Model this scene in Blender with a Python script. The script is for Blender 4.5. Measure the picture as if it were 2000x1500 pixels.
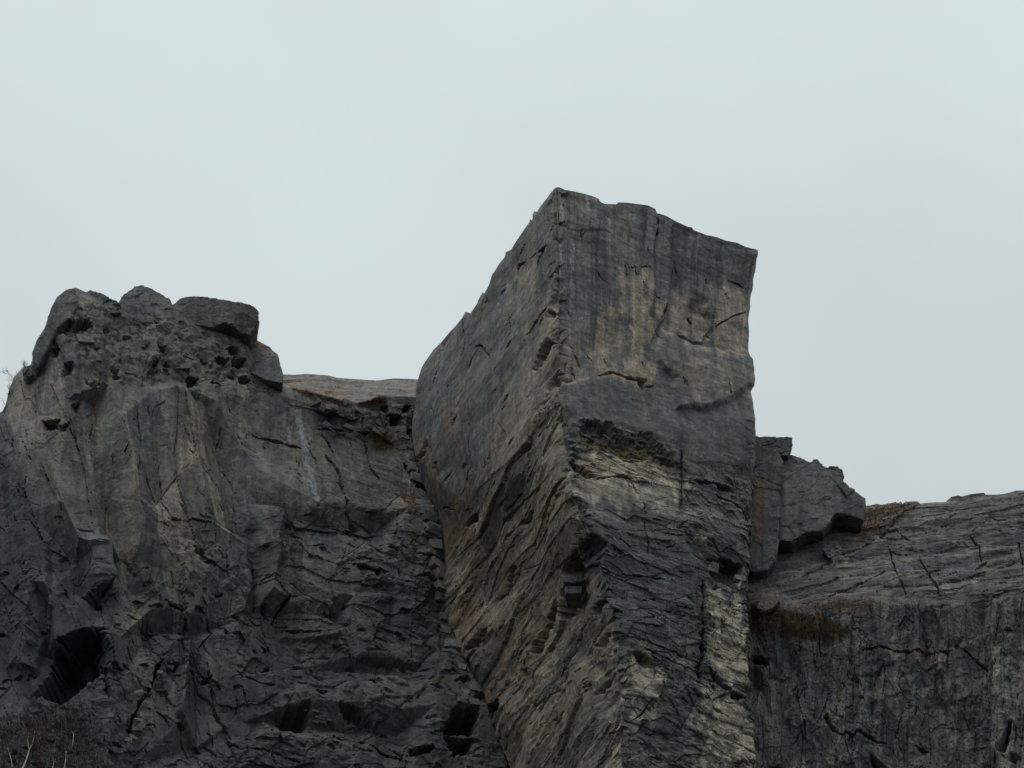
import bpy, bmesh, math, random
import numpy as np
from mathutils import Vector, Matrix
from mathutils.geometry import delaunay_2d_cdt

# ------------------------------------------------------------------ camera, sky, sun, exposure
for o in list(bpy.data.objects):
    bpy.data.objects.remove(o)
SC = bpy.context.scene
COL = SC.collection
PITCH = math.radians(38.0)
FPX = 17100.0                       # focal length in photo pixels (photo 2000 x 1500)
Y0 = 768.0                          # metres from the boat to the nearest corner of the rock tower
CAM = np.array([0.0, 0.0, 3.0])
cd = bpy.data.cameras.new('camera')
cam = bpy.data.objects.new('camera', cd)
COL.objects.link(cam)
cam.location = CAM
cam.rotation_euler = (math.pi / 2 + PITCH, 0, 0)
cd.sensor_width = 36.0
cd.lens = FPX * 36.0 / 2000.0
cd.clip_start = 1.0
cd.clip_end = 30000.0
SC.camera = cam

SUN_EL, SUN_AZ = math.radians(64), math.radians(198)   # azimuth from +Y (view direction) clockwise
W = bpy.data.worlds.new('World')
SC.world = W
W.use_nodes = True
nt = W.node_tree
nt.nodes.clear()
N = nt.nodes.new
L = nt.links.new
wo = N('ShaderNodeOutputWorld')
bg = N('ShaderNodeBackground')
bg.inputs['Strength'].default_value = 0.1
sky = N('ShaderNodeTexSky')
sky.sky_type = 'NISHITA'
sky.sun_disc = False
sky.sun_elevation = SUN_EL
sky.sun_rotation = SUN_AZ
sky.dust_density = 4.0
tc = N('ShaderNodeTexCoord')
sep = N('ShaderNodeSeparateXYZ')
L(tc.outputs['Generated'], sep.inputs[0])
# closed cloud deck: brighter towards the zenith as every overcast sky is, dark below the horizon
grad = N('ShaderNodeMapRange')
grad.inputs['From Min'].default_value = 0.0
grad.inputs['From Max'].default_value = 1.0
grad.inputs['To Min'].default_value = 0.92
grad.inputs['To Max'].default_value = 1.45
zp = N('ShaderNodeMath')
zp.operation = 'POWER'
zp.use_clamp = True
zp.inputs[1].default_value = 4.0
L(sep.outputs['Z'], zp.inputs[0])
L(zp.outputs[0], grad.inputs['Value'])
n1 = N('ShaderNodeTexNoise')
n1.inputs['Scale'].default_value = 7.0
n1.inputs['Detail'].default_value = 5.0
n1.inputs['Roughness'].default_value = 0.45
L(tc.outputs['Generated'], n1.inputs['Vector'])
nr = N('ShaderNodeMapRange')
nr.inputs['From Min'].default_value = 0.3
nr.inputs['From Max'].default_value = 0.7
nr.inputs['To Min'].default_value = 0.82
nr.inputs['To Max'].default_value = 1.16
L(n1.outputs['Fac'], nr.inputs['Value'])
mul = N('ShaderNodeMath')
mul.operation = 'MULTIPLY'
L(grad.outputs[0], mul.inputs[0])
L(nr.outputs[0], mul.inputs[1])
cloud = N('ShaderNodeVectorMath')
cloud.operation = 'SCALE'
cloud.inputs[0].default_value = (6.80, 7.54, 7.75)
L(mul.outputs[0], cloud.inputs['Scale'])
mix = N('ShaderNodeMix')
mix.data_type = 'RGBA'
mix.inputs['Factor'].default_value = 0.96
L(sky.outputs[0], mix.inputs[6])
L(cloud.outputs[0], mix.inputs[7])
L(mix.outputs[2], bg.inputs['Color'])
L(bg.outputs[0], wo.inputs['Surface'])

sd = bpy.data.lights.new('sun', 'SUN')
sd.energy = 1.0
sd.angle = math.radians(24)
sd.color = (1.0, 0.97, 0.93)
sun = bpy.data.objects.new('sun', sd)
COL.objects.link(sun)
sdir = Vector((math.sin(SUN_AZ) * math.cos(SUN_EL), math.cos(SUN_AZ) * math.cos(SUN_EL), math.sin(SUN_EL)))
sun.rotation_euler = sdir.to_track_quat('Z', 'Y').to_euler()
sun.location = (0, 300, 900)

SC.view_settings.view_transform = 'Standard'
SC.view_settings.look = 'None'
SC.view_settings.exposure = 0.0
SC.view_settings.gamma = 1.0
SC.view_settings.use_curve_mapping = False
SC.cycles.max_bounces = 5
SC.cycles.diffuse_bounces = 3

# ------------------------------------------------------------------ projection helpers
SE, CE = math.sin(PITCH), math.cos(PITCH)
FW = np.array([0, CE, SE]); UPV = np.array([0, -SE, CE]); RT = np.array([1.0, 0, 0])


def at(px, py, y):
    """world point seen at photo pixel (px, py) that lies y metres behind the tower's near corner"""
    px, py, y = np.broadcast_arrays(np.asarray(px, float), np.asarray(py, float), np.asarray(y, float))
    d = FW + ((px - 1000) / FPX)[..., None] * RT - ((py - 750) / FPX)[..., None] * UPV
    t = (Y0 + y) / d[..., 1]
    return CAM + d * t[..., None]


def pix(P):
    q = P - CAM
    w = q @ FW
    return 1000 + FPX * (q @ RT) / w, 750 - FPX * (q @ UPV) / w


MPP = 0.057                         # metres per photo pixel at the tower

# ------------------------------------------------------------------ numpy noise


def _h(ix, iy, iz, seed):
    h = (ix.astype(np.int64) * 374761393 + iy.astype(np.int64) * 668265263 + iz.astype(np.int64) * 2147483647 + seed * 1274126177) & 0xFFFFFFFF
    h = ((h ^ (h >> 13)) * 1274126177) & 0xFFFFFFFF
    h = ((h ^ (h >> 16)) * 2246822519) & 0xFFFFFFFF
    return (h ^ (h >> 15)) & 0xFFFFFFFF


def rnd(ix, iy, iz, seed):
    return _h(ix, iy, iz, seed).astype(np.float64) / 4294967295.0


def noise(x, y, z, seed=0):
    """smooth value-gradient noise, about -1..1"""
    xi, yi, zi = np.floor(x), np.floor(y), np.floor(z)
    fx, fy, fz = x - xi, y - yi, z - zi
    xi, yi, zi = xi.astype(np.int64), yi.astype(np.int64), zi.astype(np.int64)
    u, v, w = [f * f * f * (f * (f * 6 - 15) + 10) for f in (fx, fy, fz)]
    out = 0
    for dx in (0, 1):
        for dy in (0, 1):
            for dz in (0, 1):
                h = _h(xi + dx, yi + dy, zi + dz, seed)
                g = (((h & 1023) / 511.5 - 1) * (fx - dx) + (((h >> 10) & 1023) / 511.5 - 1) * (fy - dy)
                     + (((h >> 20) & 1023) / 511.5 - 1) * (fz - dz))
                out = out + g * (u if dx else 1 - u) * (v if dy else 1 - v) * (w if dz else 1 - w)
    return out * 1.25


def fbm(x, y, z, octs=4, seed=0, gain=0.5, lac=2.03):
    s, a = 0, 1.0
    for i in range(octs):
        s = s + a * noise(x, y, z, seed + i * 17)
        x, y, z, a = x * lac, y * lac, z * lac, a * gain
    return s


def facet(u, v, su, sv, ang=0.0, seed=0, tilt=1.0):
    """broken-rock relief: every Voronoi cell is its own tilted plane. Returns (plane value ~ -1..1, edge distance, cell random)"""
    c, s = math.cos(ang), math.sin(ang)
    a = (u * c + v * s) / su
    b = (-u * s + v * c) / sv
    ai, bi = np.floor(a).astype(np.int64), np.floor(b).astype(np.int64)
    f1 = np.full(a.shape, 1e9); f2 = np.full(a.shape, 1e9)
    val = np.zeros(a.shape); cid = np.zeros(a.shape)
    z0 = np.zeros_like(ai)
    for di in (-1, 0, 1):
        for dj in (-1, 0, 1):
            ii, jj = ai + di, bi + dj
            h = _h(ii, jj, z0, seed)
            cx = ii + (h & 1023) / 1023.0
            cy = jj + ((h >> 10) & 1023) / 1023.0
            dx, dy = a - cx, b - cy
            d = dx * dx + dy * dy
            h2 = _h(ii, jj, z0 + 1, seed + 5)
            r0 = (h2 & 1023) / 511.5 - 1
            gx = ((h2 >> 10) & 1023) / 511.5 - 1
            gy = ((h2 >> 20) & 1023) / 511.5 - 1
            pv = r0 * 0.6 + tilt * (gx * dx + gy * dy)
            new = d < f1
            f2 = np.where(new, f1, np.minimum(f2, d))
            f1 = np.where(new, d, f1)
            val = np.where(new, pv, val)
            cid = np.where(new, (h2 & 65535) / 65535.0, cid)
    return val, np.sqrt(f2) - np.sqrt(f1), cid


def tin0(a, b, seed):
    sk = (a + b) * 0.36602540378
    p, q = a + sk, b + sk
    i, j = np.floor(p).astype(np.int64), np.floor(q).astype(np.int64)
    fx, fy = p - i, q - j
    z0 = np.zeros_like(i)
    up = fx > fy
    r00 = rnd(i, j, z0, seed) * 2 - 1
    r11 = rnd(i + 1, j + 1, z0, seed) * 2 - 1
    r10 = rnd(i + up, j + ~up, z0, seed) * 2 - 1
    hi, lo = np.maximum(fx, fy), np.minimum(fx, fy)
    return r00 * (1 - hi) + r10 * (hi - lo) + r11 * lo, rnd(i, j, z0 + 1 + up, seed)


def tin(u, v, su, sv, ang=0.0, seed=0, warp=0.5):
    """continuous relief of flat triangular planes with sharp arrises (broken, jointed rock). Returns (value, random per plane)"""
    c, s = math.cos(ang), math.sin(ang)
    a = (u * c + v * s) / su
    b = (-u * s + v * c) / sv
    wa, _ = tin0(a * 0.53 + 3.1, b * 0.53, seed + 71)
    wb, _ = tin0(a * 0.53, b * 0.53 + 7.7, seed + 72)
    h1, t1 = tin0(a + warp * wa, b + warp * wb, seed)
    h2, t2 = tin0(a * 0.83 - b * 0.35 + warp * wb + 11.3, b * 0.83 + a * 0.35 - warp * wa, seed + 73)
    m = h1 > h2 - 0.15
    return np.where(m, h1, h2 - 0.15), np.where(m, t1, t2)


def sstep(a, b, x):
    t = np.clip((x - a) / (b - a), 0, 1)
    return t * t * (3 - 2 * t)


def poly_sd(poly, X, Y):
    """signed distance to a closed polygon, positive inside"""
    n = len(poly)
    d = np.full(X.shape, 1e9)
    inside = np.zeros(X.shape, bool)
    for i in range(n):
        x0, y0 = poly[i]; x1, y1 = poly[(i + 1) % n]
        ex, ey = x1 - x0, y1 - y0
        l2 = ex * ex + ey * ey + 1e-9
        t = np.clip(((X - x0) * ex + (Y - y0) * ey) / l2, 0, 1)
        d = np.minimum(d, np.hypot(X - x0 - t * ex, Y - y0 - t * ey))
        cond = (y0 > Y) != (y1 > Y)
        xin = (x1 - x0) * (Y - y0) / (y1 - y0 + 1e-12) + x0
        inside ^= cond & (X < xin)
    return np.where(inside, d, -d)


def line_d(pts, X, Y):
    """distance to a polyline and side sign (positive on its left when walking it with y down)"""
    d = np.full(X.shape, 1e9); sg = np.zeros(X.shape)
    for (x0, y0), (x1, y1) in zip(pts[:-1], pts[1:]):
        ex, ey = x1 - x0, y1 - y0
        l2 = ex * ex + ey * ey + 1e-9
        t = np.clip(((X - x0) * ex + (Y - y0) * ey) / l2, 0, 1)
        dd = np.hypot(X - x0 - t * ex, Y - y0 - t * ey)
        new = dd < d
        d = np.where(new, dd, d)
        sg = np.where(new, np.sign(ex * (Y - y0) - ey * (X - x0)), sg)
    return d, sg


# ------------------------------------------------------------------ rock sheet: lattice rows -> fine grid
def seg_resample(pts, n):
    p = np.array(pts, float)
    w = np.hypot(np.diff(p[:, 0]), np.diff(p[:, 1])) + 1e-6
    s = np.concatenate([[0], np.cumsum(w)]); s /= s[-1]
    q = np.linspace(0, 1, n, endpoint=False)
    return np.stack([np.interp(q, s, p[:, k]) for k in range(3)], 1)


class Sheet:
    """A piece of cliff: rows of control points in (photo px, photo py, metres back), refined to a fine world-space grid."""

    def __init__(self, rows, counts, nrow, top_fade=14, shape=None):
        R = []
        for r in rows:
            segs = [seg_resample(s, c) for s, c in zip(r, counts)]
            R.append(np.concatenate(segs + [np.array([r[-1][-1]], float)]))
        R = np.array(R)                                     # rows x cols x 3
        step = np.concatenate([[0], np.cumsum(np.abs(np.diff(R[:, :, 1].mean(1))) + 5)])
        tq = np.linspace(0, step[-1], nrow)
        # cubic (Catmull-Rom) interpolation between the rows
        k = np.clip(np.searchsorted(step, tq, side='right') - 1, 0, len(step) - 2)
        tang = np.gradient(R, step, axis=0)
        h = (step[k + 1] - step[k])
        t = ((tq - step[k]) / h)[:, None, None]
        h = h[:, None, None]
        G = ((2 * t ** 3 - 3 * t ** 2 + 1) * R[k] + (t ** 3 - 2 * t ** 2 + t) * h * tang[k]
             + (-2 * t ** 3 + 3 * t ** 2) * R[k + 1] + (t ** 3 - t ** 2) * h * tang[k + 1])
        if shape: G = shape(G)
        self.bx, self.by = G[..., 0], G[..., 1]
        self.P0 = at(G[..., 0], G[..., 1], G[..., 2])
        P = self.P0
        du = np.linalg.norm(np.diff(P[..., :2], axis=1), axis=2)
        self.U = np.concatenate([np.zeros((P.shape[0], 1)), np.cumsum(du, 1)], 1)
        self.V = P[..., 2].copy()
        tu = np.gradient(P, axis=1); tv = np.gradient(P, axis=0)
        n = np.cross(tv, tu)
        n /= np.linalg.norm(n, axis=2, keepdims=True) + 1e-9
        flip = np.sign((n * (CAM - P)).sum(2).mean())
        n *= flip
        for _ in range(3):                                   # soften the normals where the sheet bends
            m = n.copy()
            m[1:-1] = (n[:-2] + n[1:-1] * 2 + n[2:])[:] / 4
            m[:, 1:-1] = (m[:, :-2] + m[:, 1:-1] * 2 + m[:, 2:]) / 4
            n = m / (np.linalg.norm(m, axis=2, keepdims=True) + 1e-9)
        self.Nn = n
        self.h = np.zeros(P.shape[:2])
        dtop = np.cumsum(np.concatenate([np.zeros((1, P.shape[1])), np.linalg.norm(np.diff(P, axis=0), axis=2)], 0), 0)
        self.fade = 0.06 + 0.94 * sstep(0, top_fade * MPP, dtop)
        self.m = {k: np.zeros(P.shape[:2]) for k in ('ochre', 'rust', 'pale', 'dark', 'shade_stain', 'moss', 'white')}
        self.tone = np.zeros(P.shape[:2])
        self.hz = np.zeros(P.shape[:2], bool)
        x, y, z = P[..., 0], P[..., 1], P[..., 2]
        w = 0.45
        self.wx = self.bx + 5 * fbm(x * w, y * w, z * w, 4, 91)
        self.wy = self.by + 5 * fbm(x * w, y * w, z * w, 4, 57)

    def xyz(self):
        return self.P0[..., 0], self.P0[..., 1], self.P0[..., 2]

    def _box(self, pts, pad):
        p = np.array(pts, float)
        if not hasattr(self, 'tiles'):                       # tile bounds, so that a small feature touches few points
            self.tiles = []
            nr, nc = self.wx.shape
            for i in range(0, nr, 24):
                for j in range(0, nc, 24):
                    a, b = self.wx[i:i + 24, j:j + 24], self.wy[i:i + 24, j:j + 24]
                    self.tiles.append((a.min(), a.max(), b.min(), b.max(), i, j))
            self.tb = np.array(self.tiles)
        x0, x1, y0, y1 = p[:, 0].min() - pad, p[:, 0].max() + pad, p[:, 1].min() - pad, p[:, 1].max() + pad
        t = self.tb
        hit = t[(t[:, 1] > x0) & (t[:, 0] < x1) & (t[:, 3] > y0) & (t[:, 2] < y1)]
        ii, jj = [], []
        for q in hit:
            i, j = int(q[4]), int(q[5])
            a, b = self.wx[i:i + 24, j:j + 24], self.wy[i:i + 24, j:j + 24]
            k = np.nonzero((a > x0) & (a < x1) & (b > y0) & (b < y1))
            ii.append(k[0] + i); jj.append(k[1] + j)
        if not ii: return (np.zeros(0, int), np.zeros(0, int))
        return (np.concatenate(ii), np.concatenate(jj))

    def _edge(self, k):
        return 3.2 * fbm(self.bx[k] * 0.10, self.by[k] * 0.10, 0 * self.bx[k], 3, 23)

    def hole(self, poly, depth, soft=7, run=0.35):
        """hollow: deepest under its roof, shallower towards its foot, with a broken rim"""
        depth *= 1.45
        k = self._box(poly, soft + 12)
        if len(k[0]) == 0: return
        dia = max(max(p[0] for p in poly) - min(p[0] for p in poly), max(p[1] for p in poly) - min(p[1] for p in poly))
        s = poly_sd(poly, self.wx[k], self.wy[k]) + self._edge(k) * (0.6 + dia / 70.0)
        if soft > 5: self.hz[k] |= s > -soft
        ys = [p[1] for p in poly]
        f = 1 - (1 - run) * np.clip((self.wy[k] - min(ys)) / (max(ys) - min(ys)), 0, 1)
        self.h[k] -= depth * f * sstep(-soft * 0.5, soft * 0.5, s)

    def notch(self, roof, foot, depth, soft=4):
        """long notch between a roof line and a foot line: deep under the roof, running out to nothing at the foot"""
        poly = list(roof) + list(foot)[::-1]
        k = self._box(poly, soft + 6)
        s = poly_sd(poly, self.wx[k], self.wy[k]) + 1.6 * self._edge(k)
        r = np.array(roof, float); q = np.array(foot, float)
        yt = np.interp(self.wx[k], r[:, 0], r[:, 1]); yb = np.interp(self.wx[k], q[:, 0], q[:, 1])
        f = 1 - np.clip((self.wy[k] - yt) / (yb - yt + 1e-3), 0, 1)
        f = f * sstep(r[0, 0], r[0, 0] + 22, self.wx[k]) * (1 - sstep(r[-1, 0] - 34, r[-1, 0], self.wx[k]))
        for i in range(5):                                   # the roof breaks back in thin plates
            e = 15 * noise(self.bx[k] * 0.035, self.by[k] * 0.05, 0 * s, 60 + i) + 5 * noise(self.bx[k] * 0.16, self.by[k] * 0.16, 0 * s, 70 + i)
            self.h[k] -= depth / 5 * f * sstep(-2.0, 2.0, s - i * 3.0 + e)

    def plate(self, poly, height, soft=4, gx=0.0, gy=0.0):
        k = self._box(poly, soft + 2)
        s = poly_sd(poly, self.wx[k], self.wy[k])
        c = np.array(poly, float).mean(0)
        self.h[k] += (height + gx * (self.wx[k] - c[0]) + gy * (self.wy[k] - c[1])) * sstep(-soft * 0.5, soft * 0.5, s)

    def crack(self, pts, w, depth, lip=0.22):
        """a broken crack: it pinches, opens and dies out at its ends; the rock above it stands a little proud"""
        reach = 26
        w, depth, lip = w * 0.72, depth * 1.2, lip * 0.6
        k = self._box(pts, reach + 2)
        if len(k[0]) == 0: return
        X, Y = self.bx[k] * 0.5 + self.wx[k] * 0.5 + 0.7 * self._edge(k), self.by[k] * 0.5 + self.wy[k] * 0.5
        d, sg = line_d(pts, X, Y)
        tot = math.hypot(pts[-1][0] - pts[0][0], pts[-1][1] - pts[0][1])
        e = np.minimum(np.hypot(X - pts[0][0], Y - pts[0][1]), np.hypot(X - pts[-1][0], Y - pts[-1][1]))
        end = sstep(-2, min(16, 0.35 * tot + 3), e)
        j = 0.48 + 0.95 * noise(self.bx[k] * 0.055, self.by[k] * 0.055, self.bx[k] * 0, 33) + 0.35 * noise(self.bx[k] * 0.2, self.by[k] * 0.2, self.bx[k] * 0, 34)
        ww = w * np.clip(j, 0.0, 1.25) * (0.25 + 0.75 * end) + 1e-3
        self.h[k] -= depth * (1 - sstep(0.2, 1.0, d / ww)) * np.clip(j * 1.4, 0, 1)
        self.h[k] += lip * depth * end * (sg < 0) * np.exp(-d / 9.0) * sstep(0, 2, d)

    def step(self, pts, height, reach, soft=3):
        """the left side of the line (walking it) stands proud by height, dying out over reach pixels"""
        k = self._box(pts, reach + 4)
        d, sg = line_d(pts, self.wx[k], self.wy[k])
        sd = d * -sg
        self.h[k] += height * sstep(-soft, soft, sd) * (1 - sstep(reach * 0.2, reach, sd))

    def trace(self, lines, rim, mul=1.0):
        """facets between traced arrises and grooves: flat triangles spanned between lines of (px, py, metres proud); rim points stay at zero"""
        co, hs, ed = [], [], []
        for ln_ in lines:
            b = len(co)
            for (a_, b_, h_) in ln_:
                co.append(Vector((a_, b_))); hs.append(h_)
            ed += [(b + i, b + i + 1) for i in range(len(ln_) - 1)]
        for a_, b_ in rim:
            co.append(Vector((a_, b_))); hs.append(0.0)
        vs, _, fs, ov, _, _ = delaunay_2d_cdt(co, ed, [], 0, 0.01)
        hv = [np.mean([hs[i] for i in o]) if o else 0.0 for o in ov]
        X, Y = self.bx * 0.7 + self.wx * 0.3, self.by * 0.7 + self.wy * 0.3
        add = np.zeros(X.shape)
        for f in fs:
            (x0, y0), (x1, y1), (x2, y2) = [vs[i] for i in f]
            h0, h1, h2 = [hv[i] for i in f]
            k = np.nonzero((X >= min(x0, x1, x2)) & (X <= max(x0, x1, x2)) & (Y >= min(y0, y1, y2)) & (Y <= max(y0, y1, y2)))
            if not len(k[0]): continue
            D_ = (y1 - y2) * (x0 - x2) + (x2 - x1) * (y0 - y2)
            if abs(D_) < 1e-6: continue
            a = ((y1 - y2) * (X[k] - x2) + (x2 - x1) * (Y[k] - y2)) / D_
            b = ((y2 - y0) * (X[k] - x2) + (x0 - x2) * (Y[k] - y2)) / D_
            c = 1 - a - b
            m = (a >= -1e-6) & (b >= -1e-6) & (c >= -1e-6)
            kk = (k[0][m], k[1][m])
            add[kk] = a[m] * h0 + b[m] * h1 + c[m] * h2
        self.h += add * mul

    def paint(self, key, poly, val=1.0, soft=26, nz=1.2, fr=0.06, vs=0.35):
        k = self._box(poly, soft + 4)
        s = poly_sd(poly, self.wx[k], self.wy[k])
        f = sstep(-soft * 0.6, soft * 0.6, s + soft * nz * 1.4 * fbm(self.wx[k] * fr, self.wy[k] * fr * vs, 0 * self.wx[k], 4, 12))
        self.m[key][k] = np.maximum(self.m[key][k], f * val)

    def stroke(self, key, pts, w, val=1.0):
        k = self._box(pts, w * 2 + 2)
        d, _ = line_d(pts, self.wx[k], self.wy[k])
        f = 1 - sstep(w * 0.3, w * 0.75, d + w * 0.35 * fbm(self.wx[k] * 0.15, self.wy[k] * 0.05, 0 * self.wx[k], 2, 5))
        self.m[key][k] = np.maximum(self.m[key][k], f * val)

    def region(self, poly, soft=20):
        s = poly_sd(poly, self.wx, self.wy)
        return sstep(-soft, soft, s)

    def finish(self, name, mat, cap_to=None, skirt=True):
        h = self.h
        for _ in range(0):                                   # frost-rounded arrises
            g = h.copy()
            g[1:-1] = (h[:-2] + 2 * h[1:-1] + h[2:]) / 4
            h = g.copy()
            h[:, 1:-1] = (g[:, :-2] + 2 * g[:, 1:-1] + g[:, 2:]) / 4
        P = self.P0 + self.Nn * (h * self.fade)[..., None]
        self.P = P
        self.px, self.py = pix(P)
        nr, nc = P.shape[:2]
        rows = [P]
        extra_top = []
        if cap_to is not None:
            c = np.array(cap_to, float)
            for f, dz in ((0.03, 0.15), (0.25, 0.6), (0.9, 1.5)):
                q = P[0] + (c - P[0]) * f
                q[:, 2] = P[0][:, 2] * (1 - f) + (P[0][:, 2].min() - 1) * f - dz
                extra_top.insert(0, q[None])
        extra_bot = []
        if skirt:
            q = P[-1].copy(); q[:, 2] = -3.0
            extra_bot.append(q[None])
        G = np.concatenate(extra_top + [P] + extra_bot)
        na, nb = len(extra_top), len(extra_bot)
        idx = np.arange(G.shape[0] * nc).reshape(G.shape[0], nc)
        quads = np.stack([idx[:-1, :-1], idx[1:, :-1], idx[1:, 1:], idx[:-1, 1:]], -1).reshape(-1, 4)
        me = bpy.data.meshes.new(name)
        V = G.reshape(-1, 3)
        me.vertices.add(len(V)); me.vertices.foreach_set('co', V.ravel())
        me.loops.add(quads.size); me.loops.foreach_set('vertex_index', quads.ravel().astype(np.int32))
        me.polygons.add(len(quads))
        me.polygons.foreach_set('loop_start', np.arange(0, quads.size, 4, dtype=np.int32))
        me.update(calc_edges=True)
        pad = lambda a: np.concatenate([np.repeat(a[:1], na, 0), a, np.repeat(a[-1:], nb, 0)]).ravel().astype(np.float32)
        for key, a in list(self.m.items()) + [('tone', self.tone)]:
            at_ = me.attributes.new(key, 'FLOAT', 'POINT')
            at_.data.foreach_set('value', pad(a))
        hz = np.concatenate([np.zeros((na, nc), bool), self.hz, np.zeros((nb, nc), bool)])[:-1, :-1].ravel()
        me.polygons.foreach_set('use_smooth', hz)
        me.materials.append(mat)
        me.update()
        ob = bpy.data.objects.new(name, me)
        COL.objects.link(ob)
        self.ob = ob
        tu = np.gradient(P, axis=1); tv = np.gradient(P, axis=0)
        self.tu, self.tv = tu, tv
        return ob

    def find(self, x, y):
        """surface point and outward normal at a photo pixel (front-most)"""
        d = (self.px - x) ** 2 + (self.py - y) ** 2
        near = d < 36
        if near.any():
            dd = np.where(near, self.P[..., 1], 1e9)
            i = np.unravel_index(np.argmin(dd), d.shape)
        else:
            i = np.unravel_index(np.argmin(d), d.shape)
        return Vector(self.P[i]), Vector(self.Nn[i])


# ------------------------------------------------------------------ materials
def new_mat(name):
    m = bpy.data.materials.new(name)
    m.use_nodes = True
    t = m.node_tree
    b = t.nodes['Principled BSDF']
    return m, t, b


def rock_material(name, attrs=True, light=(0.170, 0.164, 0.158), darkc=(0.094, 0.094, 0.096)):
    m, t, b = new_mat(name)
    n, l = t.nodes.new, t.links.new
    geo = n('ShaderNodeNewGeometry')

    def tex(scale, detail=4, rough=0.55, vec=None, sc=None):
        x = n('ShaderNodeTexNoise'); x.inputs['Scale'].default_value = scale
        x.inputs['Detail'].default_value = detail; x.inputs['Roughness'].default_value = rough
        if sc:
            mp = n('ShaderNodeMapping'); mp.inputs['Scale'].default_value = sc
            l(geo.outputs['Position'], mp.inputs['Vector']); l(mp.outputs[0], x.inputs['Vector'])
        else:
            l(geo.outputs['Position'], x.inputs['Vector'])
        return x.outputs['Fac']

    def rng(v, a, c, lo, hi):
        r = n('ShaderNodeMapRange'); l(v, r.inputs['Value'])
        for k, q in zip(('From Min', 'From Max', 'To Min', 'To Max'), (a, c, lo, hi)):
            r.inputs[k].default_value = q
        return r.outputs[0]

    def mixc(f, a, c):
        x = n('ShaderNodeMix'); x.data_type = 'RGBA'
        for s, v in ((x.inputs['Factor'], f), (x.inputs[6], a), (x.inputs[7], c)):
            if isinstance(v, (tuple, float)): s.default_value = v if isinstance(v, float) else (*v, 1)
            else: l(v, s)
        return x.outputs[2]

    def scale(c, f):
        x = n('ShaderNodeVectorMath'); x.operation = 'SCALE'
        l(c, x.inputs[0]); l(f, x.inputs['Scale'])
        return x.outputs[0]

    def attr(k):
        a = n('ShaderNodeAttribute'); a.attribute_name = k
        return a.outputs['Fac']

    def mmul(a, c):
        x = n('ShaderNodeMath'); x.operation = 'MULTIPLY'
        for s, v in ((x.inputs[0], a), (x.inputs[1], c)):
            if isinstance(v, float): s.default_value = v
            else: l(v, s)
        return x.outputs[0]

    fine = tex(3.6, 5, 0.7)
    med = tex(0.55, 5, 0.6)
    big = tex(0.07, 4, 0.5)
    strata = tex(1.0, 4, 0.6, sc=(0.5, 0.5, 1.9))
    streak = tex(1.0, 4, 0.6, sc=(1.3, 1.3, 0.07))
    c = mixc(rng(med, 0.33, 0.67, 0.0, 1.0), darkc, light)
    c = mixc(rng(big, 0.35, 0.65, 0.0, 0.55), c, (0.112, 0.110, 0.110))
    hue = tex(0.21, 4, 0.6)
    hue2 = tex(0.33, 4, 0.6, sc=(1.0, 1.0, 0.4))
    c = mixc(rng(hue, 0.50, 0.68, 0.0, 0.5), c, (0.112, 0.125, 0.127))
    c = mixc(rng(hue2, 0.46, 0.66, 0.0, 0.6), c, (0.166, 0.153, 0.124))
    if attrs:
        f2 = rng(med, 0.3, 0.7, 0.65, 1.0)
        c = mixc(mmul(attr('ochre'), f2), c, (0.325, 0.265, 0.190))
        c = mixc(mmul(attr('pale'), f2), c, (0.345, 0.318, 0.246))
        c = mixc(mmul(attr('rust'), f2), c, (0.235, 0.135, 0.065))
        c = mixc(mmul(attr('moss'), f2), c, (0.110, 0.098, 0.035))
        c = mixc(mmul(attr('white'), rng(fine, 0.3, 0.6, 0.4, 1.0)), c, (0.40, 0.42, 0.44))
        c = mixc(mmul(attr('dark'), rng(streak, 0.3, 0.6, 0.7, 1.0)), c, (0.045, 0.046, 0.050))
        c = mixc(attr('shade_stain'), c, (0.054, 0.057, 0.058))  # painted shade on the lower walls, plus darker weathered planes
        a = n('ShaderNodeMath'); a.operation = 'ADD'; a.inputs[1].default_value = 1.0
        l(attr('tone'), a.inputs[0])
        c = scale(c, a.outputs[0])
    c = scale(c, rng(fine, 0.3, 0.7, 0.66, 1.36))
    c = scale(c, rng(tex(1.3, 4, 0.65), 0.3, 0.7, 0.74, 1.28))
    c = scale(c, rng(streak, 0.3, 0.7, 0.78, 1.2))
    c = scale(c, rng(strata, 0.3, 0.7, 0.96, 1.04))
    l(c, b.inputs['Base Color'])
    b.inputs['Roughness'].default_value = 0.82
    b.inputs['Specular IOR Level'].default_value = 0.25
    bump = n('ShaderNodeBump'); bump.inputs['Strength'].default_value = 0.4; bump.inputs['Distance'].default_value = 0.12
    ad = n('ShaderNodeMath'); ad.operation = 'ADD'
    l(fine, ad.inputs[0]); l(strata, ad.inputs[1])
    l(fine, bump.inputs['Height'])
    l(bump.outputs[0], b.inputs['Normal'])
    return m


def plain_material(name, c0, c1, scale=2.0, rough=0.9):
    m, t, b = new_mat(name)
    n, l = t.nodes.new, t.links.new
    g = n('ShaderNodeNewGeometry')
    x = n('ShaderNodeTexNoise'); x.inputs['Scale'].default_value = scale; x.inputs['Detail'].default_value = 4
    l(g.outputs['Position'], x.inputs['Vector'])
    r = n('ShaderNodeValToRGB')
    r.color_ramp.elements[0].position = 0.35; r.color_ramp.elements[1].position = 0.65
    r.color_ramp.elements[0].color = (*c0, 1); r.color_ramp.elements[1].color = (*c1, 1)
    l(x.outputs['Fac'], r.inputs[0]); l(r.outputs[0], b.inputs['Base Color'])
    b.inputs['Roughness'].default_value = rough
    b.inputs['Specular IOR Level'].default_value = 0.2
    return m


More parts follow.
